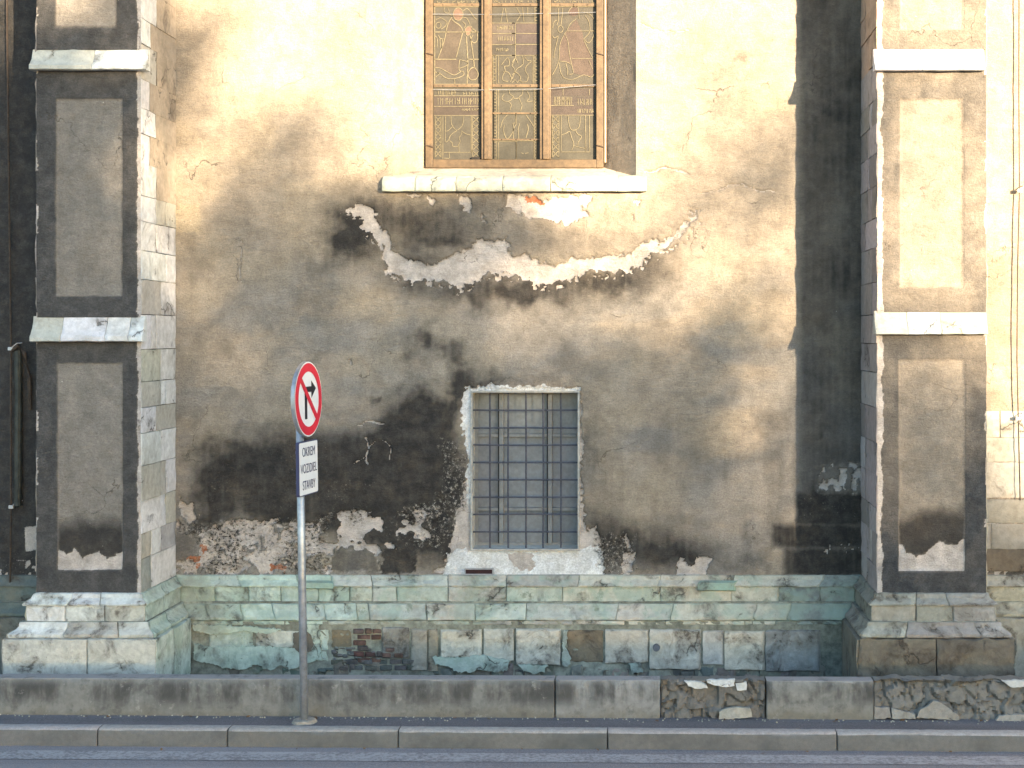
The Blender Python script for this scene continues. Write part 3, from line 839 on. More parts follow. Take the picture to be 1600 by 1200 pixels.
for x0, x1, y0, y1, o, tint in BLK:
    e = .012
    zt, zb = z4(y0, o), z4(y1, o)
    piece('stone', ring4, t4(x0, o), t4(x1, o), [(o - .02, zt + .002), (o - .003, zt - .006), (o, zt - .02), (o, zb + .02), (o - .004, zb + .006), (o - .02, zb - .002)], M_PLINTH if tint[1] > tint[0] * 1.08 else M_BASE, plinth, jit(tint, .04), .010, back=.09, gap=.004, step=.03, jag=1.2, warp=5)
# small rubble along the foot
px = 303
while px < 1312:
    w = random.uniform(14, 38)
    y0 = 1036 + random.uniform(0, 11); 
    if 500 < px < 600: y0 = 1032
    tint = jit(random.choice(((.10, .105, .095), (.16, .15, .13), (.12, .15, .13), (.22, .21, .18))), .2)
    o = random.uniform(.150, .168)
    zt = z4(y0, o)
    piece('stone', ring4, t4(px, o), t4(min(px + w, 1314), o), [(o - .03, zt), (o - .004, zt - .012), (o, zt - .03), (o, .03)], M_RUBBLE, plinth, tint, .022, back=.06, gap=.006, step=.03, warp=6)
    px += w
for k in range(46):
    x, y = random.uniform(500, 582), random.uniform(1006, 1034)
    if x > 562 and y < 1010: continue
    w, h, o = random.uniform(7, 17), random.uniform(5, 10), random.uniform(.150, .166)
    piece('stone', ring4, t4(x, o), t4(x + w, o), [(o - .03, z4(y, o)), (o - .005, z4(y + h * .2, o)), (o, z4(y + h * .5, o)), (o - .03, z4(y + h, o))], M_RUBBLE, plinth, jit(random.choice(((.09, .09, .085), (.14, .145, .14), (.17, .17, .165), (.10, .085, .07))), .2), .014, back=.09, gap=.003, step=.025, warp=7)
# bricks showing where the render is gone
def brick_at(x, y, w, h, o, c):
    zt, zb = z4(y, o), z4(y + h, o)
    piece('brick', ring4, t4(x, o), t4(x + w, o), [(o - .02, zt), (o, zt - .008), (o, zb + .008), (o - .02, zb)], M_BRICK, plinth, c, .006, back=.05, gap=.005, step=.04, warp=7)
for row, y in enumerate((983, 992, 1001, 1010, 1019, 1028)):
    x = 538 + (7 if row % 2 else 0)
    while x < 584 - (24 if row in (2, 3) else 0):
        w = random.choice((12, 18, 22))
        w = min(w, 585 - x)
        if w > 6: brick_at(x, y, w, 8, random.uniform(.160, .176), jit(random.choice(((.12, .065, .05), (.10, .062, .052), (.11, .09, .08))), .2))
        x += w + 1
for row, y in enumerate((1031, 1040)):
    for x in (502, 526, 550, 574, 598, 618): brick_at(x + row * 8, y, 21, 8, random.uniform(.158, .172), jit((.10, .098, .088), .25))
for x, y in ((584, 1021), (590, 1012), (604, 1022)): brick_at(x, y, 16, 7, .180, jit((.11, .07, .058), .2))
# patches of mint render still clinging on
def plate(name, poly, o, thick, mat, parent, tint, jagn=3, amp=1.6):
    pts = []
    n = len(poly)
    for k in range(n):
        a, b = poly[k], poly[(k + 1) % n]
        m = max(1, int(math.hypot(b[0] - a[0], b[1] - a[1]) / jagn))
        for j in range(m):
            t = j / m
            pts.append((a[0] + (b[0] - a[0]) * t + random.uniform(-amp, amp), a[1] + (b[1] - a[1]) * t + random.uniform(-amp, amp)))
    bm = bmesh.new()
    vs_ = [bm.verts.new(P(x, y, -o)) for x, y in pts]
    fc = bm.faces.new(vs_)
    r = bmesh.ops.extrude_face_region(bm, geom=[fc])
    for v in r['geom']:
        if isinstance(v, bmesh.types.BMVert): v.co.y += thick
    return bm_obj(name, bm, mat, parent, tint)
MR = (.43, .51, .44)
plate('render_patch', [(302,1006),(330,1012),(400,1010),(456,1012),(498,1000),(502,1030),(480,1036),(455,1046),(440,1040),(420,1048),(400,1038),(380,1046),(350,1044),(330,1036),(304,1032)], .168, .03, M_PLINTH, plinth, MR)
plate('render_patch', [(498,976),(504,1030),(482,1034),(474,1000),(480,978)], .166, .03, M_PLINTH, plinth, MR)
plate('render_patch', [(677,1026),(720,1028),(750,1024),(796,1032),(792,1048),(770,1050),(750,1046),(735,1050),(715,1050),(700,1042),(680,1038)], .184, .03, M_PLINTH, plinth, (.38, .45, .395))
plate('render_patch', [(810,1038),(856,1040),(850,1050),(836,1054),(822,1050)], .19, .03, M_PLINTH, plinth, (.38, .45, .395))
plate('render_patch', [(880,984),(888,986),(884,1010),(892,1030),(888,1042),(878,1040)], .188, .03, M_PLINTH, plinth, (.38, .44, .40))
plate('render_patch', [(983,1036),(1000,1034),(1006,1050),(986,1052)], .185, .03, M_PLINTH, plinth, (.34, .42, .38))
plate('render_patch', [(302,976),(360,978),(400,980),(440,984),(420,990),(380,986),(326,992),(302,984)], .172, .03, M_PLINTH, plinth, MR)
plate('render_hole', [(458,990),(468,986),(484,988),(490,1004),(486,1018),(470,1022),(458,1012)], .1715, .004, M_RUBBLE, plinth, (.10, .085, .07))
# green grown mouldings that stand proud
for x0, x1, y0, y1 in ((459,512,909,921), (1099,1158,909,924)):
    piece('plinth_stone', ring4, t4(x0, .1), t4(x1, .1), [(.07, PZ(y0, -.1)), (.104, PZ(y0 + 2, -.1)), (.110, PZ(y1 - 2, -.1)), (.08, PZ(y1, -.1))], M_PLINTH, plinth, (.27, .40, .33), .004, back=.03, gap=.002, step=.02)
bm = bmesh.new(); p = P(1025.5, 1012, -.20)
bmesh.ops.create_cone(bm, cap_ends=True, segments=20, radius1=.034, radius2=.030, depth=.05, matrix=Matrix.Translation(p) @ Matrix.Rotation(R(90), 4, 'X'))
bm_obj('pipe_stub', bm, flat('lead_pipe', (.13, .14, .17), .5, .4), plinth)

# ------------------------------------------------------------------ ashlar on the sunlit wall beyond the right-hand buttress
for y0, y1, joints in ((642,684,(1530,1562,1680)), (684,722,(1500,1640,1720)), (722,778,(1520,1618,1700)), (780,818,(1500,1625,1720)), (818,858,(1500,1548,1680)), (858,893,(1500,1640,1720))):
    z0, z1 = PZ(y1), PZ(y0)
    for a, b_ in zip(joints, joints[1:]):
        line = line_ring((PX(a), 0), (PX(b_), 0))
        piece('ashlar_block', line, 0, 1, [(.012, z1 - .002), (.016, z1 - .012), (.016, z0 + .012), (.012, z0 + .002)], M_STONE, wall, jit((.48, .45, .39) if y0 < 778 else (.30, .28, .24) if y0 < 850 else (.15, .12, .09), .06), .006, back=-.03, gap=.002, step=.06)  # block tints step darker below the shadow edge painted across this wall

# ------------------------------------------------------------------ stained glass window
GY = .40
def quad_strip(name, a0, a1, b0, b1, mat, parent, n=14, m=30):
    vs_, fs = [], []
    for i in range(n + 1):
        p, q = Vector(a0).lerp(Vector(a1), i / n), Vector(b0).lerp(Vector(b1), i / n)
        for j in range(m + 1):
            v = p.lerp(q, j / m); k = mn.fractal(v * 5, 1, 2, 3) * .005 * (0 < i < n)
            vs_.append(v + Vector((k, 0, k * .3)))
    for i in range(n):
        for j in range(m):
            a = i * (m + 1) + j
            fs.append((a, a + 1, a + m + 2, a + m + 1))
    o = mesh(name, vs_, fs, mat, parent, smooth=True)
    for nm in ('mA', 'mB'):
        at = o.data.attributes.new(nm, 'FLOAT_COLOR', 'POINT')
        at.data.foreach_set('color', np.zeros(len(vs_) * 4, np.float32))
    return o
FX0, FX1, FZ0 = PX(666, GY), PX(943, GY), PZ(263, GY)
bm = bmesh.new()
fw = PX(677, GY) - FX0
box(bm, (FX0, GY - .05, FZ0), (FX0 + fw, GY + .06, WZT + .1), .004)
box(bm, (FX1 - fw, GY - .05, FZ0), (FX1, GY + .06, WZT + .1), .004)
box(bm, (FX0 + fw + .001, GY - .045, FZ0), (FX1 - fw - .001, GY + .06, PZ(250, GY)), .004)
box(bm, (FX0 + fw + .001, GY - .02, WZT - .1), (FX1 - fw - .001, GY + .06, WZT + .1), .004)
swin = bm_obj('stained_glass_window', bm, M_BRONZE, church)
swin['label'] = 'tall stained glass window with three bronze framed lights'
for x0, x1 in ((753, 769), (844, 861)):
    bm = bmesh.new()
    a, b_ = PX(x0, GY), PX(x1, GY)
    box(bm, (a, GY - .055, PZ(250, GY)), (b_, GY + .05, WZT - .1), .005)
    box(bm, (a + (b_ - a) * .3, GY - .075, PZ(250, GY)), (b_ - (b_ - a) * .18, GY - .05, WZT - .1), .004)
    bm_obj('mullion', bm, M_BRONZE, swin)
quad_strip('reveal', (WX0, .0, WZ0 - .02), (FX0 + .004, GY + .03, FZ0 - .02), (WX0, 0, WZT), (FX0 + .004, GY + .03, WZT), M_PLASTER, swin, 14, 60)
quad_strip('reveal', (WX1, .0, WZ0 - .02), (FX1 - .004, GY + .03, FZ0 - .02), (WX1, 0, WZT), (FX1 - .004, GY + .03, WZT), M_PLASTER, swin, 14, 60)
quad_strip('reveal', (WX0, 0, WZT), (WX0, GY + .1, WZT), (WX1, 0, WZT), (WX1, GY + .1, WZT), M_PLASTER, swin, 3, 20)
# sloping bed of the sill and the projecting sill stones
quad_strip('sill_bed', (WX0, -.005, WZ0 - .004), (FX0 - .03, GY + .03, FZ0 + .012), (WX1, -.005, WZ0 - .004), (FX1 + .03, GY + .03, FZ0 + .012), M_STONE, swin, 8, 30).color = (.52, .45, .37, 1)
sx0, sx1 = PX(596, -.09), PX(1011, -.09)
sl = line_ring((sx0, 0), (sx1, 0))
zt, zb = PZ(275, -.03), PZ(298.5, -.1)
sc_ = [(PX(p, -.1) - sx0) / (sx1 - sx0) for p in (596, 648, 712, 785, 860, 965, 1011)]
for t0, t1 in zip(sc_, sc_[1:]):
    e0 = .0
    piece('sill_stone', sl, t0, t1, [(-.02, zt + .012), (.03, zt - .004), (.075, zt - .03), (.098, zt - .06), (.102, zb + .012), (.094, zb), (.02, zb + .003)], M_STONE, swin, jit((.50, .52, .43) if t1 < .99 else (.34, .39, .33), .06), .005, back=-.05, gap=.0022, step=.03)

def T1(p): return (660 + p[0] / 8.573, p[1] / 8.573)
def T2(p): return (800 + p[0] / 8.573, p[1] / 8.573)
def T3(p): return (660 + p[0] / 8.273, 125 + p[1] / 8.273)
def T4(p): return (800 + p[0] / 8.273, 125 + p[1] / 8.273)
def ribbon(bm, pts, w=.0085, y=GY, h=.0045):
    """came: a flat lead strip following a polyline in the glass plane"""
    q = [P(x, z, y) for x, z in pts]
    Lv, Rv = [], []
    for i, p in enumerate(q):
        d = (q[min(i + 1, len(q) - 1)] - q[max(i - 1, 0)])
        d = Vector((d.x, 0, d.z)).normalized(); n = Vector((-d.z, 0, d.x)) * w / 2
        Lv.append([bm.verts.new(p + n + Vector((0, k, 0))) for k in (0, -h)])
        Rv.append([bm.verts.new(p - n + Vector((0, k, 0))) for k in (0, -h)])
    for i in range(len(q) - 1):
        bm.faces.new((Lv[i][1], Lv[i + 1][1], Rv[i + 1][1], Rv[i][1]))
        bm.faces.new((Lv[i][0], Lv[i][1], Lv[i + 1][1], Lv[i + 1][0]))
        bm.faces.new((Rv[i][1], Rv[i][0], Rv[i + 1][0], Rv[i + 1][1]))
def smoothline(pts, k=3):
    out = []
    n = len(pts)
    for i in range(n - 1):
        p0, p1, p2, p3 = pts[max(i - 1, 0)], pts[i], pts[i + 1], pts[min(i + 2, n - 1)]
        for j in range(k):
            t = j / k
            out.append(tuple(.5 * ((2 * p1[c]) + (-p0[c] + p2[c]) * t + (2 * p0[c] - 5 * p1[c] + 4 * p2[c] - p3[c]) * t * t + (-p0[c] + 3 * p1[c] - 3 * p2[c] + p3[c]) * t ** 3) for c in (0, 1)))
    out.append(pts[-1]); return out
def ell(cx, cy, rx, ry, n=16): return [(cx + rx * math.cos(2 * math.pi * k / n), cy + ry * math.sin(2 * math.pi * k / n)) for k in range(n + 1)]
def pane(px0, px1, py0, py1, tint):
    a, b_ = P(px0, py1, GY + .004), P(px1, py0, GY + .004)
    return box_obj('pane', (a.x, GY + .002, a.z), (b_.x, GY + .012, b_.z), M_GLASS, swin, tint=tint)
OLIVE = (.040, .037, .029); BRN = (.047, .038, .029); PINK = (.085, .055, .040); ROSE = (.052, .043, .036); ROBE = (.050, .037, .030)
lights = ((677, 753), (769, 844), (861, 932))
for li, (a, b_) in enumerate(lights):
    for y0, y1 in ((-150, 8), (8, 134), (134, 250)):
        pane(a + .2, b_ - .2, y0 + .6, y1 - .6, jit(OLIVE, .06))
    # glazing bars across each light
    for yb in (7.5, 134) + ((177, 218) if li == 1 else ()):
        thick = 4.0 if yb in (7.5, 134) else 1.8
        box_obj('glazing_bar', P(a + .5, yb + thick / 2, GY - .012), P(b_ - .5, yb - thick / 2, GY + .001) , M_BRONZE, swin)
        bm = bmesh.new()
        for k in range(3):
            c = P(a + (b_ - a) * (.2 + .3 * k), yb, GY - .016)
            bmesh.ops.create_icosphere(bm, subdivisions=1, radius=.006, matrix=Matrix.Translation(c))
        bm_obj('rivets', bm, M_CABLE, swin)['kind'] = 'stuff'
    for yb in (-20, -60, -110): box_obj('glazing_bar', P(a + .5, yb + 2, GY - .012), P(b_ - .5, yb - 2, GY + .001), M_BRONZE, swin)
def shard(T, poly, tint, lvl=0):
    bm = bmesh.new()
    q = [T(p) for p in poly]
    if q[0] == q[-1] or math.dist(q[0], q[-1]) < .01: q = q[:-1]
    vs_ = [bm.verts.new(P(x, z, GY + .0005 - lvl * .0012)) for x, z in q]
    fc = bm.faces.new(vs_)
    r = bmesh.ops.extrude_face_region(bm, geom=[fc])
    for v in r['geom']:
        if isinstance(v, bmesh.types.BMVert): v.co.y += .001
    return bm_obj('coloured_pane', bm, M_GLASS, swin, tint)
shard(T1, [(395,230),(340,330),(300,520),(260,650),(205,790),(455,780),(500,590),(540,420),(500,340),(440,300)], BRN)
shard(T1, [(170,800),(455,795),(500,800),(490,930),(450,1000),(400,1000),(310,950),(230,910),(170,905)], jit(BRN, .05))
shard(T1, ell(480, 190, 62, 80), PINK, 1)
shard(T1, [(570,410),(590,370),(640,350),(665,380),(640,450),(600,475)], PINK, 1)
shard(T1, [(695,900),(740,960),(745,1020),(700,1070),(640,1060),(610,990),(650,920)], BRN)
shard(T2, [(700,460),(640,610),(630,800),(800,870),(820,980),(930,1005),(1040,1030),(1090,1000),(1085,830),(960,530),(940,420),(860,260),(740,400)], ROBE)
shard(T2, [(760,150),(800,100),(880,100),(895,190),(830,215),(770,200)], (0.050, 0.034, 0.028), 1)
for x0, y0, x1, y1, T, c in ((925,310,1240,440,T1,ROSE), (925,458,1240,590,T1,ROSE), (925,608,1240,735,T1,(0.033, 0.030, 0.025)), (55,310,365,440,T2,(0.041, 0.032, 0.029)), (55,455,365,578,T2,(0.039, 0.031, 0.030)), (55,600,365,735,T2,(0.037, 0.030, 0.027)),
                             (150,205,750,340,T3,(0.039, 0.032, 0.027)), (150,345,750,455,T3,(0.038, 0.030, 0.024)), (505,110,1060,205,T4,(0.038, 0.030, 0.026)), (505,212,1060,330,T4,(0.038, 0.031, 0.027)), (505,335,1060,450,T4,(0.036, 0.028, 0.024))):
    shard(T, [(x0,y0),(x1,y0),(x1,y1),(x0,y1)], c)
def cames(T, polys, w=.0085):
    bm = bmesh.new()
    for p in polys: ribbon(bm, [T(q) for q in p], w)
    bm_obj('lead_came', bm, M_CAME, swin)['kind'] = 'stuff'
S = smoothline
cames(T1, [[(165,90),(775,90)],[(165,90),(165,1130)],[(775,90),(775,1130)],[(165,1130),(775,1130)],[(165,430),(775,430)],[(165,795),(455,795)],[(600,795),(775,795)],
           S([(395,230),(340,330),(300,520),(260,650),(205,790)]), S([(395,260),(440,300),(500,340),(540,420),(500,590),(455,770)]),
           S([(590,490),(600,650),(610,850),(600,1040),(600,1130)]), S([(640,480),(660,600),(685,780),(695,900)]),
           S([(695,900),(740,960),(745,1020),(700,1070),(640,1060),(610,990),(650,920),(695,900)]), S([(660,380),(720,420),(740,480),(730,550),(690,575),(650,530),(680,470)])])
cames(T1, [S(ell(480,190,66,84,10)), S([(570,410),(590,370),(640,350),(665,380),(640,450),(600,475),(570,410)]), S([(545,150),(600,115),(660,180),(690,230),(730,260)]), S([(545,230),(600,250),(640,330)]), S([(540,290),(580,330),(560,380)]),
           S([(165,910),(230,910),(310,950),(400,1000),(450,1000),(530,950)]), S([(165,960),(240,990),(330,1050),(450,1050),(550,1010),(550,950)]), S([(500,800),(490,930),(540,960)]), S([(500,800),(600,830),(590,880),(490,920)]),
           S([(180,1030),(220,1000),(240,980),(180,975)]), [(430,1060),(435,1130)], S([(300,100),(290,150),(350,190),(400,210)]), S([(340,100),(360,160),(330,190)]), S([(180,270),(240,240),(300,270),(330,300),(300,360),(250,390)]), S(ell(215,340,35,40,8)),
           S([(215,470),(240,515),(290,520)]), [(235,520),(240,640)], [(270,520),(262,650)], S([(170,480),(200,520),(195,640)])], .006)
def ladder(x0, x1, y0, y1, step, T):
    out = [[(x0, y0), (x0, y1)], [(x1, y0), (x1, y1)]]
    y = y0
    while y <= y1: out.append([(x0, y), (x1, y)]); y += step
    return out
def lattice(x0, x1, y0, y1, step):
    out = [[(x0, y0), (x0, y1)], [(x1, y0), (x1, y1)]]
    y = y0
    while y + step <= y1 + 1: out += [[(x0, y), (x1, y + step)], [(x1, y), (x0, y + step)]]; y += step
    return out
def strokes(x0, x1, y0, y1, n, seed):
    rr = random.Random(seed); out = []
    for k in range(n):
        x = x0 + (x1 - x0) * (k + rr.uniform(.2, .8)) / n
        out.append([(x, y0 + rr.uniform(0, 8)), (x + rr.uniform(-6, 6), y1 - rr.uniform(0, 8))])
        if rr.random() < .5: out.append([(x, (y0 + y1) / 2 + rr.uniform(-20, 20)), (x + (x1 - x0) / n * .7, (y0 + y1) / 2 + rr.uniform(-20, 20))])
    return out
# middle light
cames(T1, [[(925,310),(1240,310)],[(925,450),(1240,450)],[(925,600),(1240,600)],[(925,742),(1240,742)],[(1245,310),(1245,780)]] + strokes(1000,1220,340,405,9,1) + strokes(1000,1210,485,550,8,2) + strokes(985,1150,640,690,8,3)
      + ladder(945,985,745,1120,48,T1) + [[(1020,745),(1020,1120)]] + [S([(1060,870),(1130,780),(1160,800),(1160,880),(1100,890),(1110,950),(1075,1020),(1085,1080),(1150,1090)]), S([(1085,960),(1150,970),(1190,1040),(1180,1100)]), S([(1200,880),(1240,790)]), S([(1200,880),(1240,950),(1200,1060)]), [(1050,300),(1085,110)], [(1140,300),(1110,110)]], .006)
cames(T2, [[(0,310),(365,310)],[(0,450),(365,450)],[(0,598),(365,598)],[(0,742),(365,742)]] + ladder(305,350,745,1120,48,T2) + ladder(305,350,100,290,44,T2) + [[(282,745),(282,1120)],
      S([(0,840),(45,780),(80,850)]), S([(140,745),(150,860),(70,920),(45,960),(0,1010)]), S([(165,760),(210,810),(260,820),(190,890),(185,960),(215,1010),(200,1090),(120,1100)]), S([(45,960),(110,1020),(110,1090)]), [(0,1110),(40,1065),(70,1105),(110,1065),(140,1110)], [(60,100),(120,200),(60,290)], [(210,100),(210,200)], [(140,100),(160,290)]], .006)
cames(T3, [[(925,120),(925,1030)],[(985,120),(985,1030)],[(925,430),(1241,430)],[(925,790),(1241,790)]] + ladder(925,960,130,1020,40,T3) + [S([(1120,110),(1130,180),(1180,220),(1110,280),(1040,260),(1030,220),(1060,180)]), S([(1110,280),(1150,320),(1130,390)]), [(1210,440),(1215,560)], S([(1010,620),(1040,520),(1100,450)]), S([(1060,580),(1050,660),(1090,760),(1140,720),(1180,640),(1170,560)]), [(1215,800),(1215,1030)]], .006)
cames(T4, [[(285,120),(285,1020)],[(320,120),(320,1020)],[(0,430),(330,430)],[(0,785),(330,785)]] + ladder(290,318,130,1020,40,T4) + [S([(140,120),(130,190),(95,220),(110,280),(130,330),(110,400)]), S([(190,140),(230,220),(190,280),(270,270)]), S([(0,220),(40,240),(100,230)]), [(50,440),(50,560)], S([(20,560),(60,560),(20,640),(20,770)]), S([(100,560),(80,640),(90,770)]), S([(200,570),(210,640),(180,750)]), S([(180,450),(230,520),(280,600)]), [(55,795),(55,1020)], [(120,940),(150,955)], [(170,950),(215,940)]], .006)
# lower left light
cames(T3, [[(150,205),(750,205)],[(150,342),(750,342)],[(150,460),(750,460)]] + strokes(190,430,130,195,10,5) + strokes(500,740,150,195,6,6) + strokes(190,740,230,320,18,7) + strokes(510,720,360,400,7,8)
      + lattice(165,240,470,1000,88) + lattice(645,740,470,1000,88) + [[(265,470),(265,1045)],[(300,470),(295,800)],[(630,460),(630,940)],[(280,935),(630,935)],
      S([(370,470),(375,560),(400,610),(445,650),(500,610),(525,560),(530,470)]), S([(400,590),(340,650),(300,665)]), S([(445,655),(370,710),(345,770),(385,810),(390,855),(450,860),(470,850),(475,930)]), S([(345,770),(310,805)]), S([(500,650),(510,690),(475,750),(490,790),(460,855)]), S([(510,660),(560,695),(620,710)]), [(345,940),(350,1010)], [(280,1010),(345,1015)]], .006)
# lower right light
cames(T4, [[(505,455),(1060,455)],[(505,330),(800,330)],[(660,110),(660,200)],[(1000,120),(1000,200)]] + strokes(540,780,215,325,14,9) + strokes(840,1050,240,325,8,10) + strokes(840,1050,370,430,10,11)
      + lattice(520,605,460,1000,90) + [[(635,460),(635,930)],[(635,930),(1000,930)],[(950,460),(955,930)],[(1000,460),(1005,930)],
      S([(725,460),(735,560),(765,640),(820,645),(870,600),(885,470)]), S([(635,710),(700,690),(745,665),(770,740),(800,830),(770,910)]), S([(820,650),(850,700),(900,730),(860,800),(850,850)]), S([(800,850),(880,870),(960,890)])], .006)
# upper right light
cames(T2, [S([(860,255),(780,320),(740,400),(690,480),(640,610),(625,830),(540,1010)]), S([(710,460),(750,560),(770,720),(800,870),(820,980),(760,1000)]), S([(645,820),(730,830),(800,870)]), [(730,415),(1110,415)], [(800,785),(1080,785)],
      S([(960,530),(1000,620),(1080,780)]), S([(1030,810),(1080,930)]), S([(960,520),(1040,430),(1030,290),(980,210)]), S([(970,530),(1020,575),(1070,530),(1110,400),(1105,280),(1050,200),(960,160)]), S([(620,490),(570,700),(560,780)]), S([(620,110),(620,270),(600,340)]), S([(680,110),(670,220),(655,340)]), S(ell(650,390,35,45,8)),
      S([(635,850),(650,960),(690,1040)]), S([(720,850),(745,940),(740,1010)]), S([(690,1040),(800,1070),(960,1005),(1060,1035),(1100,990)]), S([(750,170),(800,100),(880,95),(900,250)]), [(520,90),(1120,90)], S([(545,380),(560,300),(600,270)]), S([(545,480),(570,510),(620,480)])], .006)
cames(T1, strokes(180,740,5,45,9,21) + strokes(930,1240,5,40,6,22), .006); cames(T2, strokes(0,360,5,40,6,23) + strokes(530,1120,5,40,9,24), .006)
# tie wires and clamps, open hopper at the foot of the first light
bm = bmesh.new()
for yy in (21, 139):
    tube(bm, [P(675, yy + 1, GY - .03), P(760, yy + 1.5, GY - .07), P(850, yy, GY - .07), P(938, yy - (2 if yy < 50 else 7), GY - .03)], .0022, 5)
bm_obj('tie_wire', bm, M_GALV, swin)
bm = bmesh.new()
for x in (673, 939):
    for yy in (84, 228):
        tube(bm, [P(x - 6, yy - 1, GY - .06), P(x + 5, yy + 2, GY - .06)], .006, 6)
bm_obj('clamp', bm, M_CABLE, swin)
box_obj('open_vent', P(737, 250, GY - .03), P(752, 246, GY + .0), M_DARK, swin)
bm = bmesh.new(); 
for x in (945.5,): tube(bm, [P(x, 254, GY - .055), P(x, -120, GY - .055)], .012, 8)
bm_obj('frame_rod', bm, flat('pale_bronze', (.22, .15, .09), .45), swin)

# ------------------------------------------------------------------ barred window
bw_y = .26
bm = bmesh.new()
def rim(bm, x0, x1, z0, z1, y0, y1, w):
    box(bm, (x0, y0, z0), (x0 + w, y1, z1)); box(bm, (x1 - w, y0, z0), (x1, y1, z1))
    box(bm, (x0 + w, y0, z1 - w), (x1 - w, y1, z1)); box(bm, (x0 + w, y0, z0), (x1 - w, y1, z0 + w))
rim(bm, GX0 - .02, GX1 + .02, GZ0 - .02, GZ1 + .02, bw_y - .02, bw_y + .05, .05)
bwin = bm_obj('barred_window', bm, M_SASH, church)
bwin['label'] = 'small grey window behind an iron grille with whitewashed surround'
for (a, b_, c, d) in (((GX0, .0, GZ0), (GX0, bw_y, GZ0), (GX0, .0, GZ1), (GX0, bw_y, GZ1)), ((GX1, .0, GZ0), (GX1, bw_y, GZ0), (GX1, .0, GZ1), (GX1, bw_y, GZ1)),
                      ((GX0, .0, GZ1), (GX0, bw_y, GZ1), (GX1, .0, GZ1), (GX1, bw_y, GZ1)), ((GX0, .0, GZ0), (GX0, bw_y, GZ0 + .01), (GX1, .0, GZ0), (GX1, bw_y, GZ0 + .01))):
    quad_strip('reveal', a, b_, c, d, M_STONE, bwin, 5, 20).color = (.50, .50, .47, 1)
# projecting thin frame round the opening
bm = bmesh.new()
rim(bm, GX0 - .010, GX1 + .010, GZ0 - .010, GZ1 + .010, -.006, .04, .018)
bm_obj('opening_frame', bm, flat('grey_cement', (.36, .35, .32), .9, 0, .3, 20, bump=.4), bwin)
ix0, ix1, iz0, iz1 = GX0 + .03, GX1 - .03, GZ0 + .03, GZ1 - .03
mv = [PX(784, bw_y), PX(860, bw_y)]; mh = [PZ(795, bw_y), PZ(680, bw_y)]
for x in mv: box_obj('sash_bar', (x - .02, bw_y - .05, iz0), (x + .02, bw_y + .03, iz1), M_SASH, bwin, .004)
for x in mv: box_obj('sash_shadow_gap', (x - .029, bw_y - .047, iz0), (x - .0205, bw_y + .004, iz1), M_DARK, bwin)  # dark strips stand in for the shadow beside each upright bar
hx = [ix0] + mv + [ix1]; hz = [iz0] + mh + [iz1]
for k in range(3):
    a = hx[k] + (.021 if k else 0); b_ = hx[k + 1] - (.021 if k < 2 else 0)
    for z in mh: box_obj('sash_bar', (a, bw_y - .04, z - .014), (b_, bw_y + .02, z + .014), M_SASH, bwin, .003)
    for j in range(3):
        a0 = hz[j] + (.015 if j else 0); a1 = hz[j + 1] - (.015 if j < 2 else 0)
        box_obj('pane', (a, bw_y + .005, a0), (b_, bw_y + .012, a1), M_PANE, bwin, tint=jit((.15, .168, .19), .04))
gy = .09
for i, x in enumerate((765.6, 794, 822, 849, 876.6)):
    bm = bmesh.new(); q = random.uniform(-.6, .6)
    tube(bm, [P(x + q, 611, gy), P(x - q * .4, 730, gy + random.uniform(-.004, .004)), P(x + q * .5, 858, gy)], .0085, 8)
    bm_obj('grille_bar', bm, M_IRON, bwin, smooth=False)
for y in (641, 668.6, 695.6, 722.6, 749.6, 777, 803.6, 831):
    bm = bmesh.new(); q = random.uniform(-.5, .5)
    tube(bm, [P(737.5, y + q, gy - .014), P(820, y - q, gy - .014), P(903.5, y + q, gy - .014)], .0075, 8)
    bm_obj('grille_bar', bm, M_IRON, bwin)
# ventilation slot under the barred window
bm = bmesh.new()
rim(bm, PX(726), PX(771), PZ(898), PZ(888), -.012, .02, .010)
slot = bm_obj('vent_slot', bm, flat('slot_frame', (.30, .30, .30), .8), church)
box_obj('slot_gap', (PX(727.5), -.006, PZ(896.5)), (PX(769.5), .004, PZ(889.5)), flat('slot_dark', (.03, .012, .012), .9), slot)

# ------------------------------------------------------------------ lightning conductors
def conductor(label, pts, r, clamps, Yw):
    o = empty('lightning_conductor', (pts[-1][0] * 0 + P(*pts[-1], Yw).x, Yw, P(*pts[-1], Yw).z), label, 'cable')
    bm = bmesh.new()
    tube(bm, [P(x, y, Yw) for x, y in pts], r, 7); bm_obj('cable', bm, M_CABLE, o)
    for x, y in clamps:
        bm = bmesh.new(); c = P(x, y, Yw)
        box(bm, c + Vector((-.022, -.018, -.016)), c + Vector((.022, .01, .016)), .004)
        tube(bm, [c, c + Vector((0, -Yw + .02, 0))], .006, 6)
        tube(bm, [c + Vector((.01, 0, .016)), c + Vector((.05, .01, .05)), c + Vector((.09, -Yw * .6, .055))], .005, 6)
        bm_obj('clamp', bm, M_GALV, o)
    return o
lc1 = conductor('thin lightning conductor cable on the sunlit wall at the far right', [(1593,-420),(1592,150),(1593,296),(1590,420),(1589,560),(1591,652),(1594,782)], .006, [(1593,298),(1590,654)], -.06)
lc2 = conductor('dark lightning conductor cable in shadow at the far left edge', [(9,-420),(11,60),(14,300),(17,545),(17,790),(15,960),(14,1010)], .010, [(17,545),(18,792)], -.05)
bm = bmesh.new(); tube(bm, [P(28, 548, -.035), P(29, 620, -.035), P(28, 790, -.035)], .034, 10); bm_obj('guard', bm, M_RUST, lc2)
bm = bmesh.new(); tube(bm, [P(19, 548, -.05), P(28, 540, -.06), P(38, 552, -.05), P(46, 590, -.03), P(47, 640, -.01)], .02, 8); bm_obj('bracket', bm, M_CABLE, lc2)

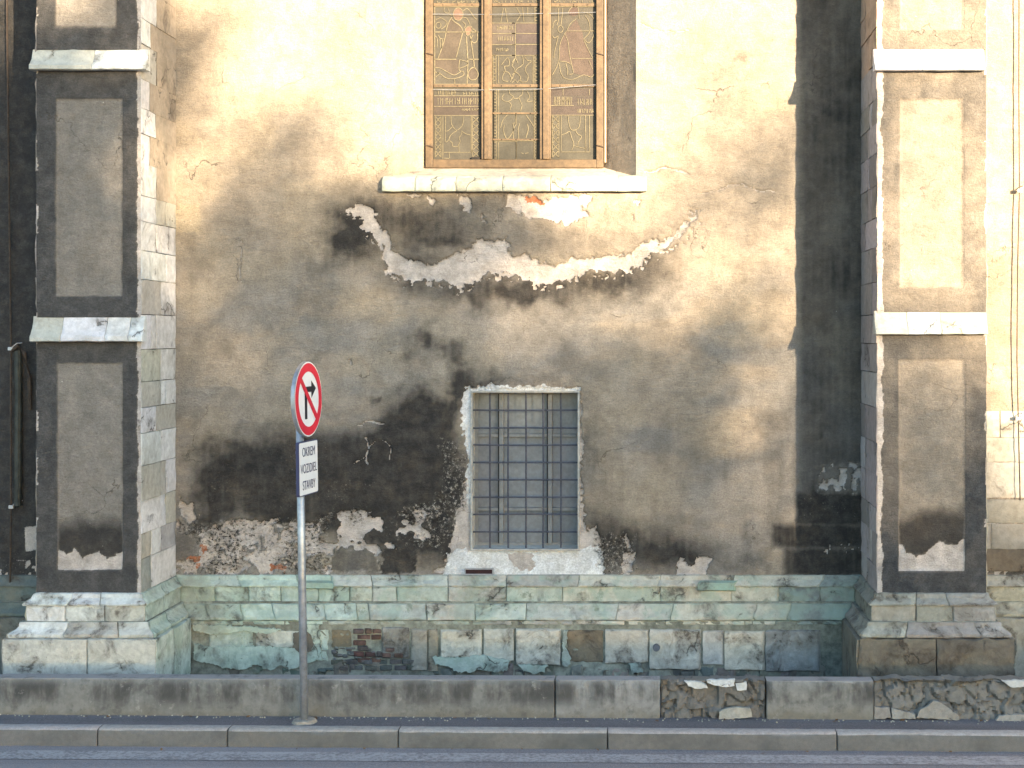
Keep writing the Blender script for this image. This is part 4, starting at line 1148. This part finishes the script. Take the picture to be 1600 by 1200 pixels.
# ------------------------------------------------------------------ low wall, pavement, kerb, road (the street falls gently to the right)
def SL(x): return -.0062 * (x - .8)
def SL2(x): return -.0034 * (x - .8)
ZS, ZC = .128, .135
YP = P(0, 1122, 0)                                    # only the ratio is used below
dP = FPX * (CZ - ZS) / (1122 - VY); yP = dP - DCAM    # front of the low wall
yK = FPX * (CZ - ZC) / (1136.5 - VY) - DCAM           # back of the kerb
yF = FPX * (CZ - ZC) / (1143.5 - VY) - DCAM           # front of the kerb
ZW = CZ - (1063 - VY) * dP / FPX
low = empty('parapet_wall', (0, yP, ZS), 'low stained concrete wall between the church and the pavement', 'wall')
lr = line_ring((-30.0, yP), (30.0, yP))
def tl(px): return (PX(px, yP) + 30) / 60
jx = [-3200, -2400, -1650, -820, -5, 867, 1032, 1197, 1366, 1700, 2300, 3000, 3900]
for k, (a, b_) in enumerate(zip(jx, jx[1:])):
    broken = k in (6, 8)
    tint = {5: (.25, .245, .23), 6: (.16, .15, .135), 7: (.215, .21, .19), 8: (.17, .165, .15)}.get(k, (.19, .187, .172))
    sh = random.uniform(-.010, .010) if k != 5 else 0; shz = random.uniform(-.006, .004) if k != 5 else 0
    lr = line_ring((-30.0, yP - sh), (30.0, yP - sh))
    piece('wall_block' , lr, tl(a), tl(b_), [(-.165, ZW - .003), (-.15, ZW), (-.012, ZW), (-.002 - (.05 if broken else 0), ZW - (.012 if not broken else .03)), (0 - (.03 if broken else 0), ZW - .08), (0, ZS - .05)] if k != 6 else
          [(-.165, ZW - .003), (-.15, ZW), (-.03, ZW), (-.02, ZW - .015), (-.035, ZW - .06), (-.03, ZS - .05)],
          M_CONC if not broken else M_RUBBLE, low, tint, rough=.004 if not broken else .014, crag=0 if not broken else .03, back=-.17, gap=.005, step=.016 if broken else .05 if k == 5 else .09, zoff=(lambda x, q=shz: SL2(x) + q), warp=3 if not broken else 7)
# fragments on the two broken blocks
def frag(poly, o, tint, mat=M_RUBBLE, th=.04):
    ob = plate('fragment', poly, 0, th, mat, low, tint, 5, 1.2)
    return ob
def frag_at(poly, o, tint, mat=M_RUBBLE, th=.035, name='fragment'):
    pts = []
    n = len(poly)
    for k in range(n):
        a, b_ = poly[k], poly[(k + 1) % n]
        m = max(1, int(math.dist(a, b_) / 5))
        for j in range(m):
            t = j / m
            pts.append((a[0] + (b_[0] - a[0]) * t + random.uniform(-1, 1), a[1] + (b_[1] - a[1]) * t + random.uniform(-1, 1)))
    bm = bmesh.new()
    fc = bm.faces.new([bm.verts.new(P(x, y, yP - o)) for x, y in pts])
    inn = bmesh.ops.inset_region(bm, faces=[fc], thickness=.006, depth=0)
    ring_faces = inn['faces']
    for v in bm.verts:
        v.co.y += mn.noise(v.co * 9) * .006
    outer = [v for v in bm.verts if any(len(e.link_faces) == 1 for e in v.link_edges)]
    for v in outer: v.co.y += .008
    r = bmesh.ops.extrude_edge_only(bm, edges=[e for e in bm.edges if len(e.link_faces) == 1])
    for v in r['geom']:
        if isinstance(v, bmesh.types.BMVert): v.co.y += th
    return bm_obj(name, bm, mat, low, tint)
FR = [([(1034,1066),(1070,1068),(1056,1080),(1040,1092),(1034,1090)], -.012, (.25,.23,.2)), ([(1040,1096),(1058,1082),(1072,1078),(1070,1100),(1044,1100)], .0, (.21,.195,.17)), ([(1035,1104),(1070,1102),(1070,1118),(1050,1114),(1036,1118)], .004, (.19,.17,.15)),
      ([(1074,1080),(1100,1082),(1134,1076),(1132,1112),(1118,1122),(1096,1116),(1078,1104)], .008, (.24,.235,.225)), ([(1138,1078),(1172,1080),(1174,1102),(1140,1104)], .004, (.26,.245,.215)), ([(1176,1068),(1195,1068),(1195,1116),(1178,1112)], -.006, (.21,.195,.17)),
      ([(1070,1064),(1100,1068),(1106,1076),(1086,1077),(1076,1072)], .016, (.60,.61,.60)), ([(1104,1063),(1148,1062),(1147,1072),(1128,1074),(1106,1068)], .016, (.62,.63,.62)), ([(1150,1070),(1166,1066),(1167,1078),(1152,1080)], .014, (.58,.58,.55)),
      ([(1123,1124),(1124,1112),(1140,1106),(1172,1107),(1176,1122)], .03, (.35,.335,.29)),
      ([(1368,1068),(1392,1070),(1394,1084),(1372,1092)], .0, (.19,.185,.17)), ([(1394,1068),(1416,1070),(1412,1084),(1396,1082)], .01, (.25,.25,.24)), ([(1418,1070),(1450,1070),(1446,1088),(1420,1086)], .006, (.24,.24,.23)), ([(1370,1096),(1396,1088),(1412,1090),(1408,1102),(1376,1104)], .01, (.21,.2,.18)),
      ([(1412,1088),(1440,1090),(1452,1094),(1440,1108),(1418,1104)], .014, (.27,.275,.27)), ([(1366,1106),(1390,1106),(1392,1122),(1366,1124)], .012, (.26,.245,.215)), ([(1393,1108),(1430,1116),(1432,1124),(1394,1124)], .016, (.30,.29,.26)), ([(1436,1112),(1460,1096),(1470,1098),(1500,1120),(1500,1126),(1434,1122)], .014, (.27,.26,.23)),
      ([(1456,1068),(1490,1070),(1502,1100),(1520,1112),(1512,1120),(1488,1108),(1470,1094)], .006, (.23,.225,.205)), ([(1494,1068),(1530,1070),(1526,1100),(1508,1098)], .002, (.25,.235,.21)), ([(1532,1068),(1560,1072),(1558,1112),(1544,1122),(1528,1104)], .006, (.24,.225,.2)), ([(1562,1074),(1640,1070),(1640,1116),(1562,1114)], .0, (.28,.27,.24)), ([(1566,1064),(1640,1062),(1640,1072),(1580,1075)], .014, (.5,.5,.48)), ([(1562,1118),(1640,1117),(1640,1127),(1556,1128)], .016, (.31,.3,.27))]
for poly, o, c in [f for f in FR if f[2][0] > .45 or f[0][0] in ((1123,1124),(1393,1108),(1436,1112),(1562,1118),(1366,1106))]: frag_at(poly, o, jit(c, .05), M_RUBBLE if c[0] < .45 else M_STONE)

def sheet(name, x0, x1, y0, y1, z, mat, slope=True, kind='structure', nx=40, ny=1, edge=0.0):
    vs_, fs = [], []
    for i in range(nx + 1):
        x = x0 + (x1 - x0) * i / nx
        for j in range(ny + 1):
            y = y0 + (y1 - y0) * j / ny
            e = (mn.noise(Vector((x * 1.3, 0, 0))) * edge) if edge else 0
            vs_.append((x, y + e, z + (SL(x) if slope else 0)))
    for i in range(nx):
        for j in range(ny):
            a = i * (ny + 1) + j
            fs.append((a, a + ny + 1, a + ny + 2, a + 1))
    o = mesh(name, vs_, fs, mat)
    if kind: o['kind'] = kind
    return o
sheet('ground', -400, 400, -400, 400, -.06, M_GROUND)
sheet('road', -120, 120, yF - 9.0, yF + .02, 0.0, M_ROAD)
sheet('pavement', -60, 60, yK - .02, yP + .12, ZS, M_WALK)
ln = sheet('road_edge_line', -120, 120, FPX * (CZ) / (1192 - VY) - DCAM, FPX * CZ / (1178.5 - VY) - DCAM, .004, M_LINE, nx=600, edge=.012)
kerb = empty('kerb', (0, yF, 0)); kerb['kind'] = 'structure'
kr = line_ring((-40.0, yF), (40.0, yF))
def tk(px): return (PX(px, yF) + 40) / 80
kj = [-2000, -1700, -1400, -1080, -770, -460, -160, 152, 355, 622, 949, 1308, 1640, 1960, 2280, 2600, 2900, 3200]
for a, b_ in zip(kj, kj[1:]):
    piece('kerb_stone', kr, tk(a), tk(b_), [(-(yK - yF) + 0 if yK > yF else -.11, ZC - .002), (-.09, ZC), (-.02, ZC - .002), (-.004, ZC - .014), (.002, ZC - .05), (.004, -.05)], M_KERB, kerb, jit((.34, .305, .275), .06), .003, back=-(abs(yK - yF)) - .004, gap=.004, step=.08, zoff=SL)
# loose grit and a few fallen leaves against the low wall
bm = bmesh.new()
for k in range(260):
    x = random.uniform(-5.2, 5.2); y = yP - abs(random.gauss(0, .05)) - .01
    bmesh.ops.create_icosphere(bm, subdivisions=1, radius=random.uniform(.002, .009), matrix=Matrix.Translation((x, y, ZS + SL(x) + .002)))
gr = bm_obj('grit', bm, flat('grit_pale', (.4, .37, .3), .9)); gr['kind'] = 'stuff'; gr['label'] = 'pale grit scattered along the foot of the low wall'; gr['category'] = 'grit'

bm = bmesh.new()
for k in range(34):
    x = random.uniform(-5.2, 5.2); y = random.choice((yP - abs(random.gauss(0, .03)) - .015, yF - abs(random.gauss(0, .06)) - .03))
    z = (ZS if y > yK - .01 else .006) + SL(x) + .006; a = random.uniform(0, 6.28); l = random.uniform(.012, .026)
    u = Vector((math.cos(a), math.sin(a), random.uniform(-.1, .3))) * l; w = Vector((-math.sin(a), math.cos(a), random.uniform(0, .5))) * l * .55
    c = Vector((x, y, z))
    q = [bm.verts.new(c + e) for e in (-u, -w * .9 + Vector((0, 0, .004)), u * .2 - w, u * 1.2, u * .2 + w, w * .9 + Vector((0, 0, .004)))]
    bm.faces.new(q)
lv = bm_obj('fallen_leaves', bm, flat('dry_leaf', (.20, .10, .035), .8, 0, .5, 9)); lv['kind'] = 'stuff'; lv['label'] = 'few dry brown leaves lying along the kerb and low wall'; lv['category'] = 'leaves'

# ------------------------------------------------------------------ traffic sign
yS = FPX * (CZ - ZS) / (1131 - VY) - DCAM
base = P(475.5, 1131, yS); base.z = ZS + SL(base.x)
sign = empty('traffic_sign', base, 'no right turn traffic sign with text plate on a grey steel pole by the kerb', 'traffic sign')
phi = R(82.5)
sign.rotation_euler = (Matrix.Rotation(-.0155, 3, 'Y') @ Matrix.Rotation(phi, 3, 'Z')).to_euler()
LOC[sign.name] = Vector((0, 0, 0))                     # its parts are modelled in local coordinates
def sobj(name, bm, mat, parent=None):
    o = bm_obj(name, bm, mat)
    o.parent = parent or sign
    return o
bm = bmesh.new(); tube(bm, [(0, 0, 0), (0, 0, 1.2), (0, 0, 2.72)], .0305, 20); sobj('pole', bm, M_GALV).data.shade_smooth()
bm = bmesh.new(); bmesh.ops.create_cone(bm, cap_ends=True, segments=14, radius1=.105, radius2=.085, depth=.03, matrix=Matrix.Translation((0, 0, .008)))
for v in bm.verts: v.co.x *= 1 + .1 * math.sin(v.co.y * 40); v.co.y *= 1.0
sobj('concrete_footing', bm, flat('footing', (.30, .26, .21), .95, 0, .3, 30, bump=.6))
bm = bmesh.new(); bmesh.ops.create_cone(bm, cap_ends=True, segments=20, radius1=.033, radius2=.033, depth=.02, matrix=Matrix.Translation((0, 0, 2.725))); sobj('pole_cap', bm, M_IRON)
DC, DY, RD = 2.545, -.075, .298
def disc(bm, r0, r1, y, n=64, cz=DC):
    if r0 <= 0:
        bm.faces.new([bm.verts.new((r1 * math.cos(2 * math.pi * k / n), y, cz + r1 * math.sin(2 * math.pi * k / n))) for k in range(n)])
    else:
        a = [bm.verts.new((r0 * math.cos(2 * math.pi * k / n), y, cz + r0 * math.sin(2 * math.pi * k / n))) for k in range(n)]
        b_ = [bm.verts.new((r1 * math.cos(2 * math.pi * k / n), y, cz + r1 * math.sin(2 * math.pi * k / n))) for k in range(n)]
        for k in range(n): bm.faces.new((a[k], a[(k + 1) % n], b_[(k + 1) % n], b_[k]))
bm = bmesh.new()
bmesh.ops.create_cone(bm, cap_ends=True, segments=64, radius1=RD, radius2=RD, depth=.03, matrix=Matrix.Translation((0, DY + .016, DC)) @ Matrix.Rotation(R(90), 4, 'X'))
bmesh.ops.bevel(bm, geom=[e for e in bm.edges if len(e.link_faces) == 2 and any(len(f.verts) > 8 for f in e.link_faces)], offset=.004, segments=2, affect='EDGES')
dsc = sobj('sign_disc', bm, M_GALV)
bm = bmesh.new(); disc(bm, 0, RD - .004, DY - .0012); sobj('white_face', bm, M_WHITE, dsc)
bm = bmesh.new(); disc(bm, .217, RD - .014, DY - .0034); sobj('red_ring', bm, M_RED, dsc)
def poly(bm, pts, y):
    bm.faces.new([bm.verts.new((x, y, z)) for x, z in pts])
bm = bmesh.new()
poly(bm, [(-.085, DC - .155), (-.035, DC - .155), (-.035, DC + .048), (-.028, DC + .056), (.058, DC + .056), (.058, DC + .006), (.160, DC + .082), (.058, DC + .146), (.058, DC + .100), (-.05, DC + .100), (-.074, DC + .09), (-.085, DC + .068)], DY - .0028)
sobj('arrow', bm, M_BLACK, dsc)
bm = bmesh.new()
d = Vector((.35, -.318)).normalized(); n_ = Vector((-d.y, d.x)) * .025
c0, c1 = Vector((-.166, .160)), Vector((.176, -.162))
poly(bm, [(c0.x + n_.x, DC + c0.y + n_.y), (c0.x - n_.x, DC + c0.y - n_.y), (c1.x - n_.x, DC + c1.y - n_.y), (c1.x + n_.x, DC + c1.y + n_.y)], DY - .0042)
sobj('slash', bm, M_RED, dsc)
bm = bmesh.new()
for z in (DC - .14, DC + .12): box(bm, (-.05, -.058, z - .015), (.05, -.028, z + .015))
sobj('disc_clamp', bm, M_GALV)
PCZ, PW, PH = 2.005, .205, .212
def rrect(w, h, r, n=5):
    out = []
    for cx, cz, a0 in ((w - r, h - r, 0), (-w + r, h - r, 90), (-w + r, -h + r, 180), (w - r, -h + r, 270)):
        for k in range(n + 1):
            a = R(a0 + 90 * k / n); out.append((cx + r * math.cos(a), cz + r * math.sin(a)))
    return out
bm = bmesh.new()
f0 = bm.faces.new([bm.verts.new((x, -.066, PCZ + z)) for x, z in rrect(PW, PH, .02)])
r_ = bmesh.ops.extrude_face_region(bm, geom=[f0])
for v in r_['geom']:
    if isinstance(v, bmesh.types.BMVert): v.co.y += .022
pl = sobj('text_plate', bm, M_NAVY)
bm = bmesh.new(); poly(bm, [(x, PCZ + z) for x, z in rrect(PW - .008, PH - .008, .015)], -.0682); sobj('plate_face', bm, M_WHITE, pl)
for txt, z, w in (('OKREM', .118, .27), ('VOZIDIEL', -.012, .345), ('STAVBY', -.142, .27)):
    cu = bpy.data.curves.new('lettering', 'FONT'); cu.body = txt; cu.size = .1; cu.extrude = .0004; cu.align_x = 'CENTER'; cu.offset = 0.0
    ob = bpy.data.objects.new('lettering', cu); COL.objects.link(ob)
    bpy.context.view_layer.update()
    me = bpy.data.meshes.new_from_object(ob.evaluated_get(bpy.context.evaluated_depsgraph_get()))
    bpy.data.objects.remove(ob, do_unlink=True)
    xsz = [v.co.x for v in me.vertices]; ysz = [v.co.y for v in me.vertices]
    kx = w / (max(xsz) - min(xsz)); kz = .072 / (max(ysz) - min(ysz)); mx = (max(xsz) + min(xsz)) / 2; mz = (min(ysz))
    for v in me.vertices: v.co = Vector(((v.co.x - mx) * kx, -.0702 - v.co.z, PCZ + z + (v.co.y - mz) * kz - .036 + .012))
    me.materials.clear(); me.materials.append(M_NAVY)
    ob = bpy.data.objects.new('lettering', me); COL.objects.link(ob); ob.parent = pl
bm = bmesh.new()
for z in (PCZ + .12, PCZ - .115):
    bmesh.ops.create_cone(bm, cap_ends=True, segments=20, radius1=.036, radius2=.036, depth=.022, matrix=Matrix.Translation((0, 0, z)))
    box(bm, (-.06, -.05, z - .011), (.06, -.026, z + .011))
sobj('plate_clamp', bm, M_NAVY)

# ------------------------------------------------------------------ unseen trees added so their crowns filter the low sun
def tree(cx, cy, ztop, rad, zlow, seed, nleaf, label):
    rr = random.Random(seed)
    t = empty('added_shade_tree', (cx, cy, -.05), label, 'tree'); t['group'] = 'unseen trees added for shade'
    bm = bmesh.new()
    tube(bm, [(cx, cy, -.1), (cx + .06, cy, 1.5), (cx - .05, cy + .1, 3.2), (cx + .1, cy, ztop * .7)], [.22, .17, .14, .05], 10)
    for k in range(9):
        a = rr.uniform(0, 6.28); z = rr.uniform(2.6, ztop * .62); l = rad * rr.uniform(.5, .9)
        tube(bm, [(cx, cy, z), (cx + math.cos(a) * l * .5, cy + math.sin(a) * l * .5, z + l * .5), (cx + math.cos(a) * l, cy + math.sin(a) * l, z + l * 1.1)], [.07, .045, .012], 6)
    bm_obj('trunk', bm, M_BARK, t)
    V, Fc = [], []
    zc = (ztop + zlow) / 2; hz = (ztop - zlow) / 2
    clumps = []
    for k in range(90):
        while True:
            u = Vector((rr.uniform(-1, 1), rr.uniform(-1, 1), rr.uniform(-1, 1)))
            if u.length <= 1 and rr.random() < (1.05 - u.z) / 1.3: break
        clumps.append(u)
    for k in range(nleaf):
        c = rr.choice(clumps)
        p = Vector((cx + c.x * rad + rr.gauss(0, .34), cy + c.y * rad + rr.gauss(0, .34), zc + c.z * hz + rr.gauss(0, .42)))
        n = Vector((rr.gauss(0, 1), rr.gauss(0, 1), rr.gauss(0, 1))).normalized()
        u = n.orthogonal().normalized(); w = n.cross(u)
        s = rr.uniform(.10, .19)
        b0 = len(V)
        V += [p - u * s * 1.3, p + w * s * .6, p + u * s * 1.3, p - w * s * .6]
        Fc.append((b0, b0 + 1, b0 + 2, b0 + 3))
    mesh('crown', V, Fc, M_LEAF, t)
LT = 50.0
def shade_tree(px, ptop, rad, seed, nleaf, low=2.2, lab=''):
    w = P(px, ptop, 0) + SDIR * LT
    tree(w.x, w.y, w.z, rad, low, seed, nleaf, 'unseen leafy tree added to shade the wall, ' + lab)
shade_tree(-330, -330, 2.3, 11, 9000, lab='first and tallest of the row')
shade_tree(45, -330, 1.25, 12, 8000, lab='second of the row')
shade_tree(420, 190, 2.0, 13, 7000, lab='third of the row')
shade_tree(830, 220, 2.0, 14, 7500, lab='fourth of the row')
shade_tree(1230, 190, 2.0, 15, 3600, lab='fifth and thinnest of the row')
shade_tree(1640, 690, 2.2, 16, 8000, lab='last and lowest of the row')
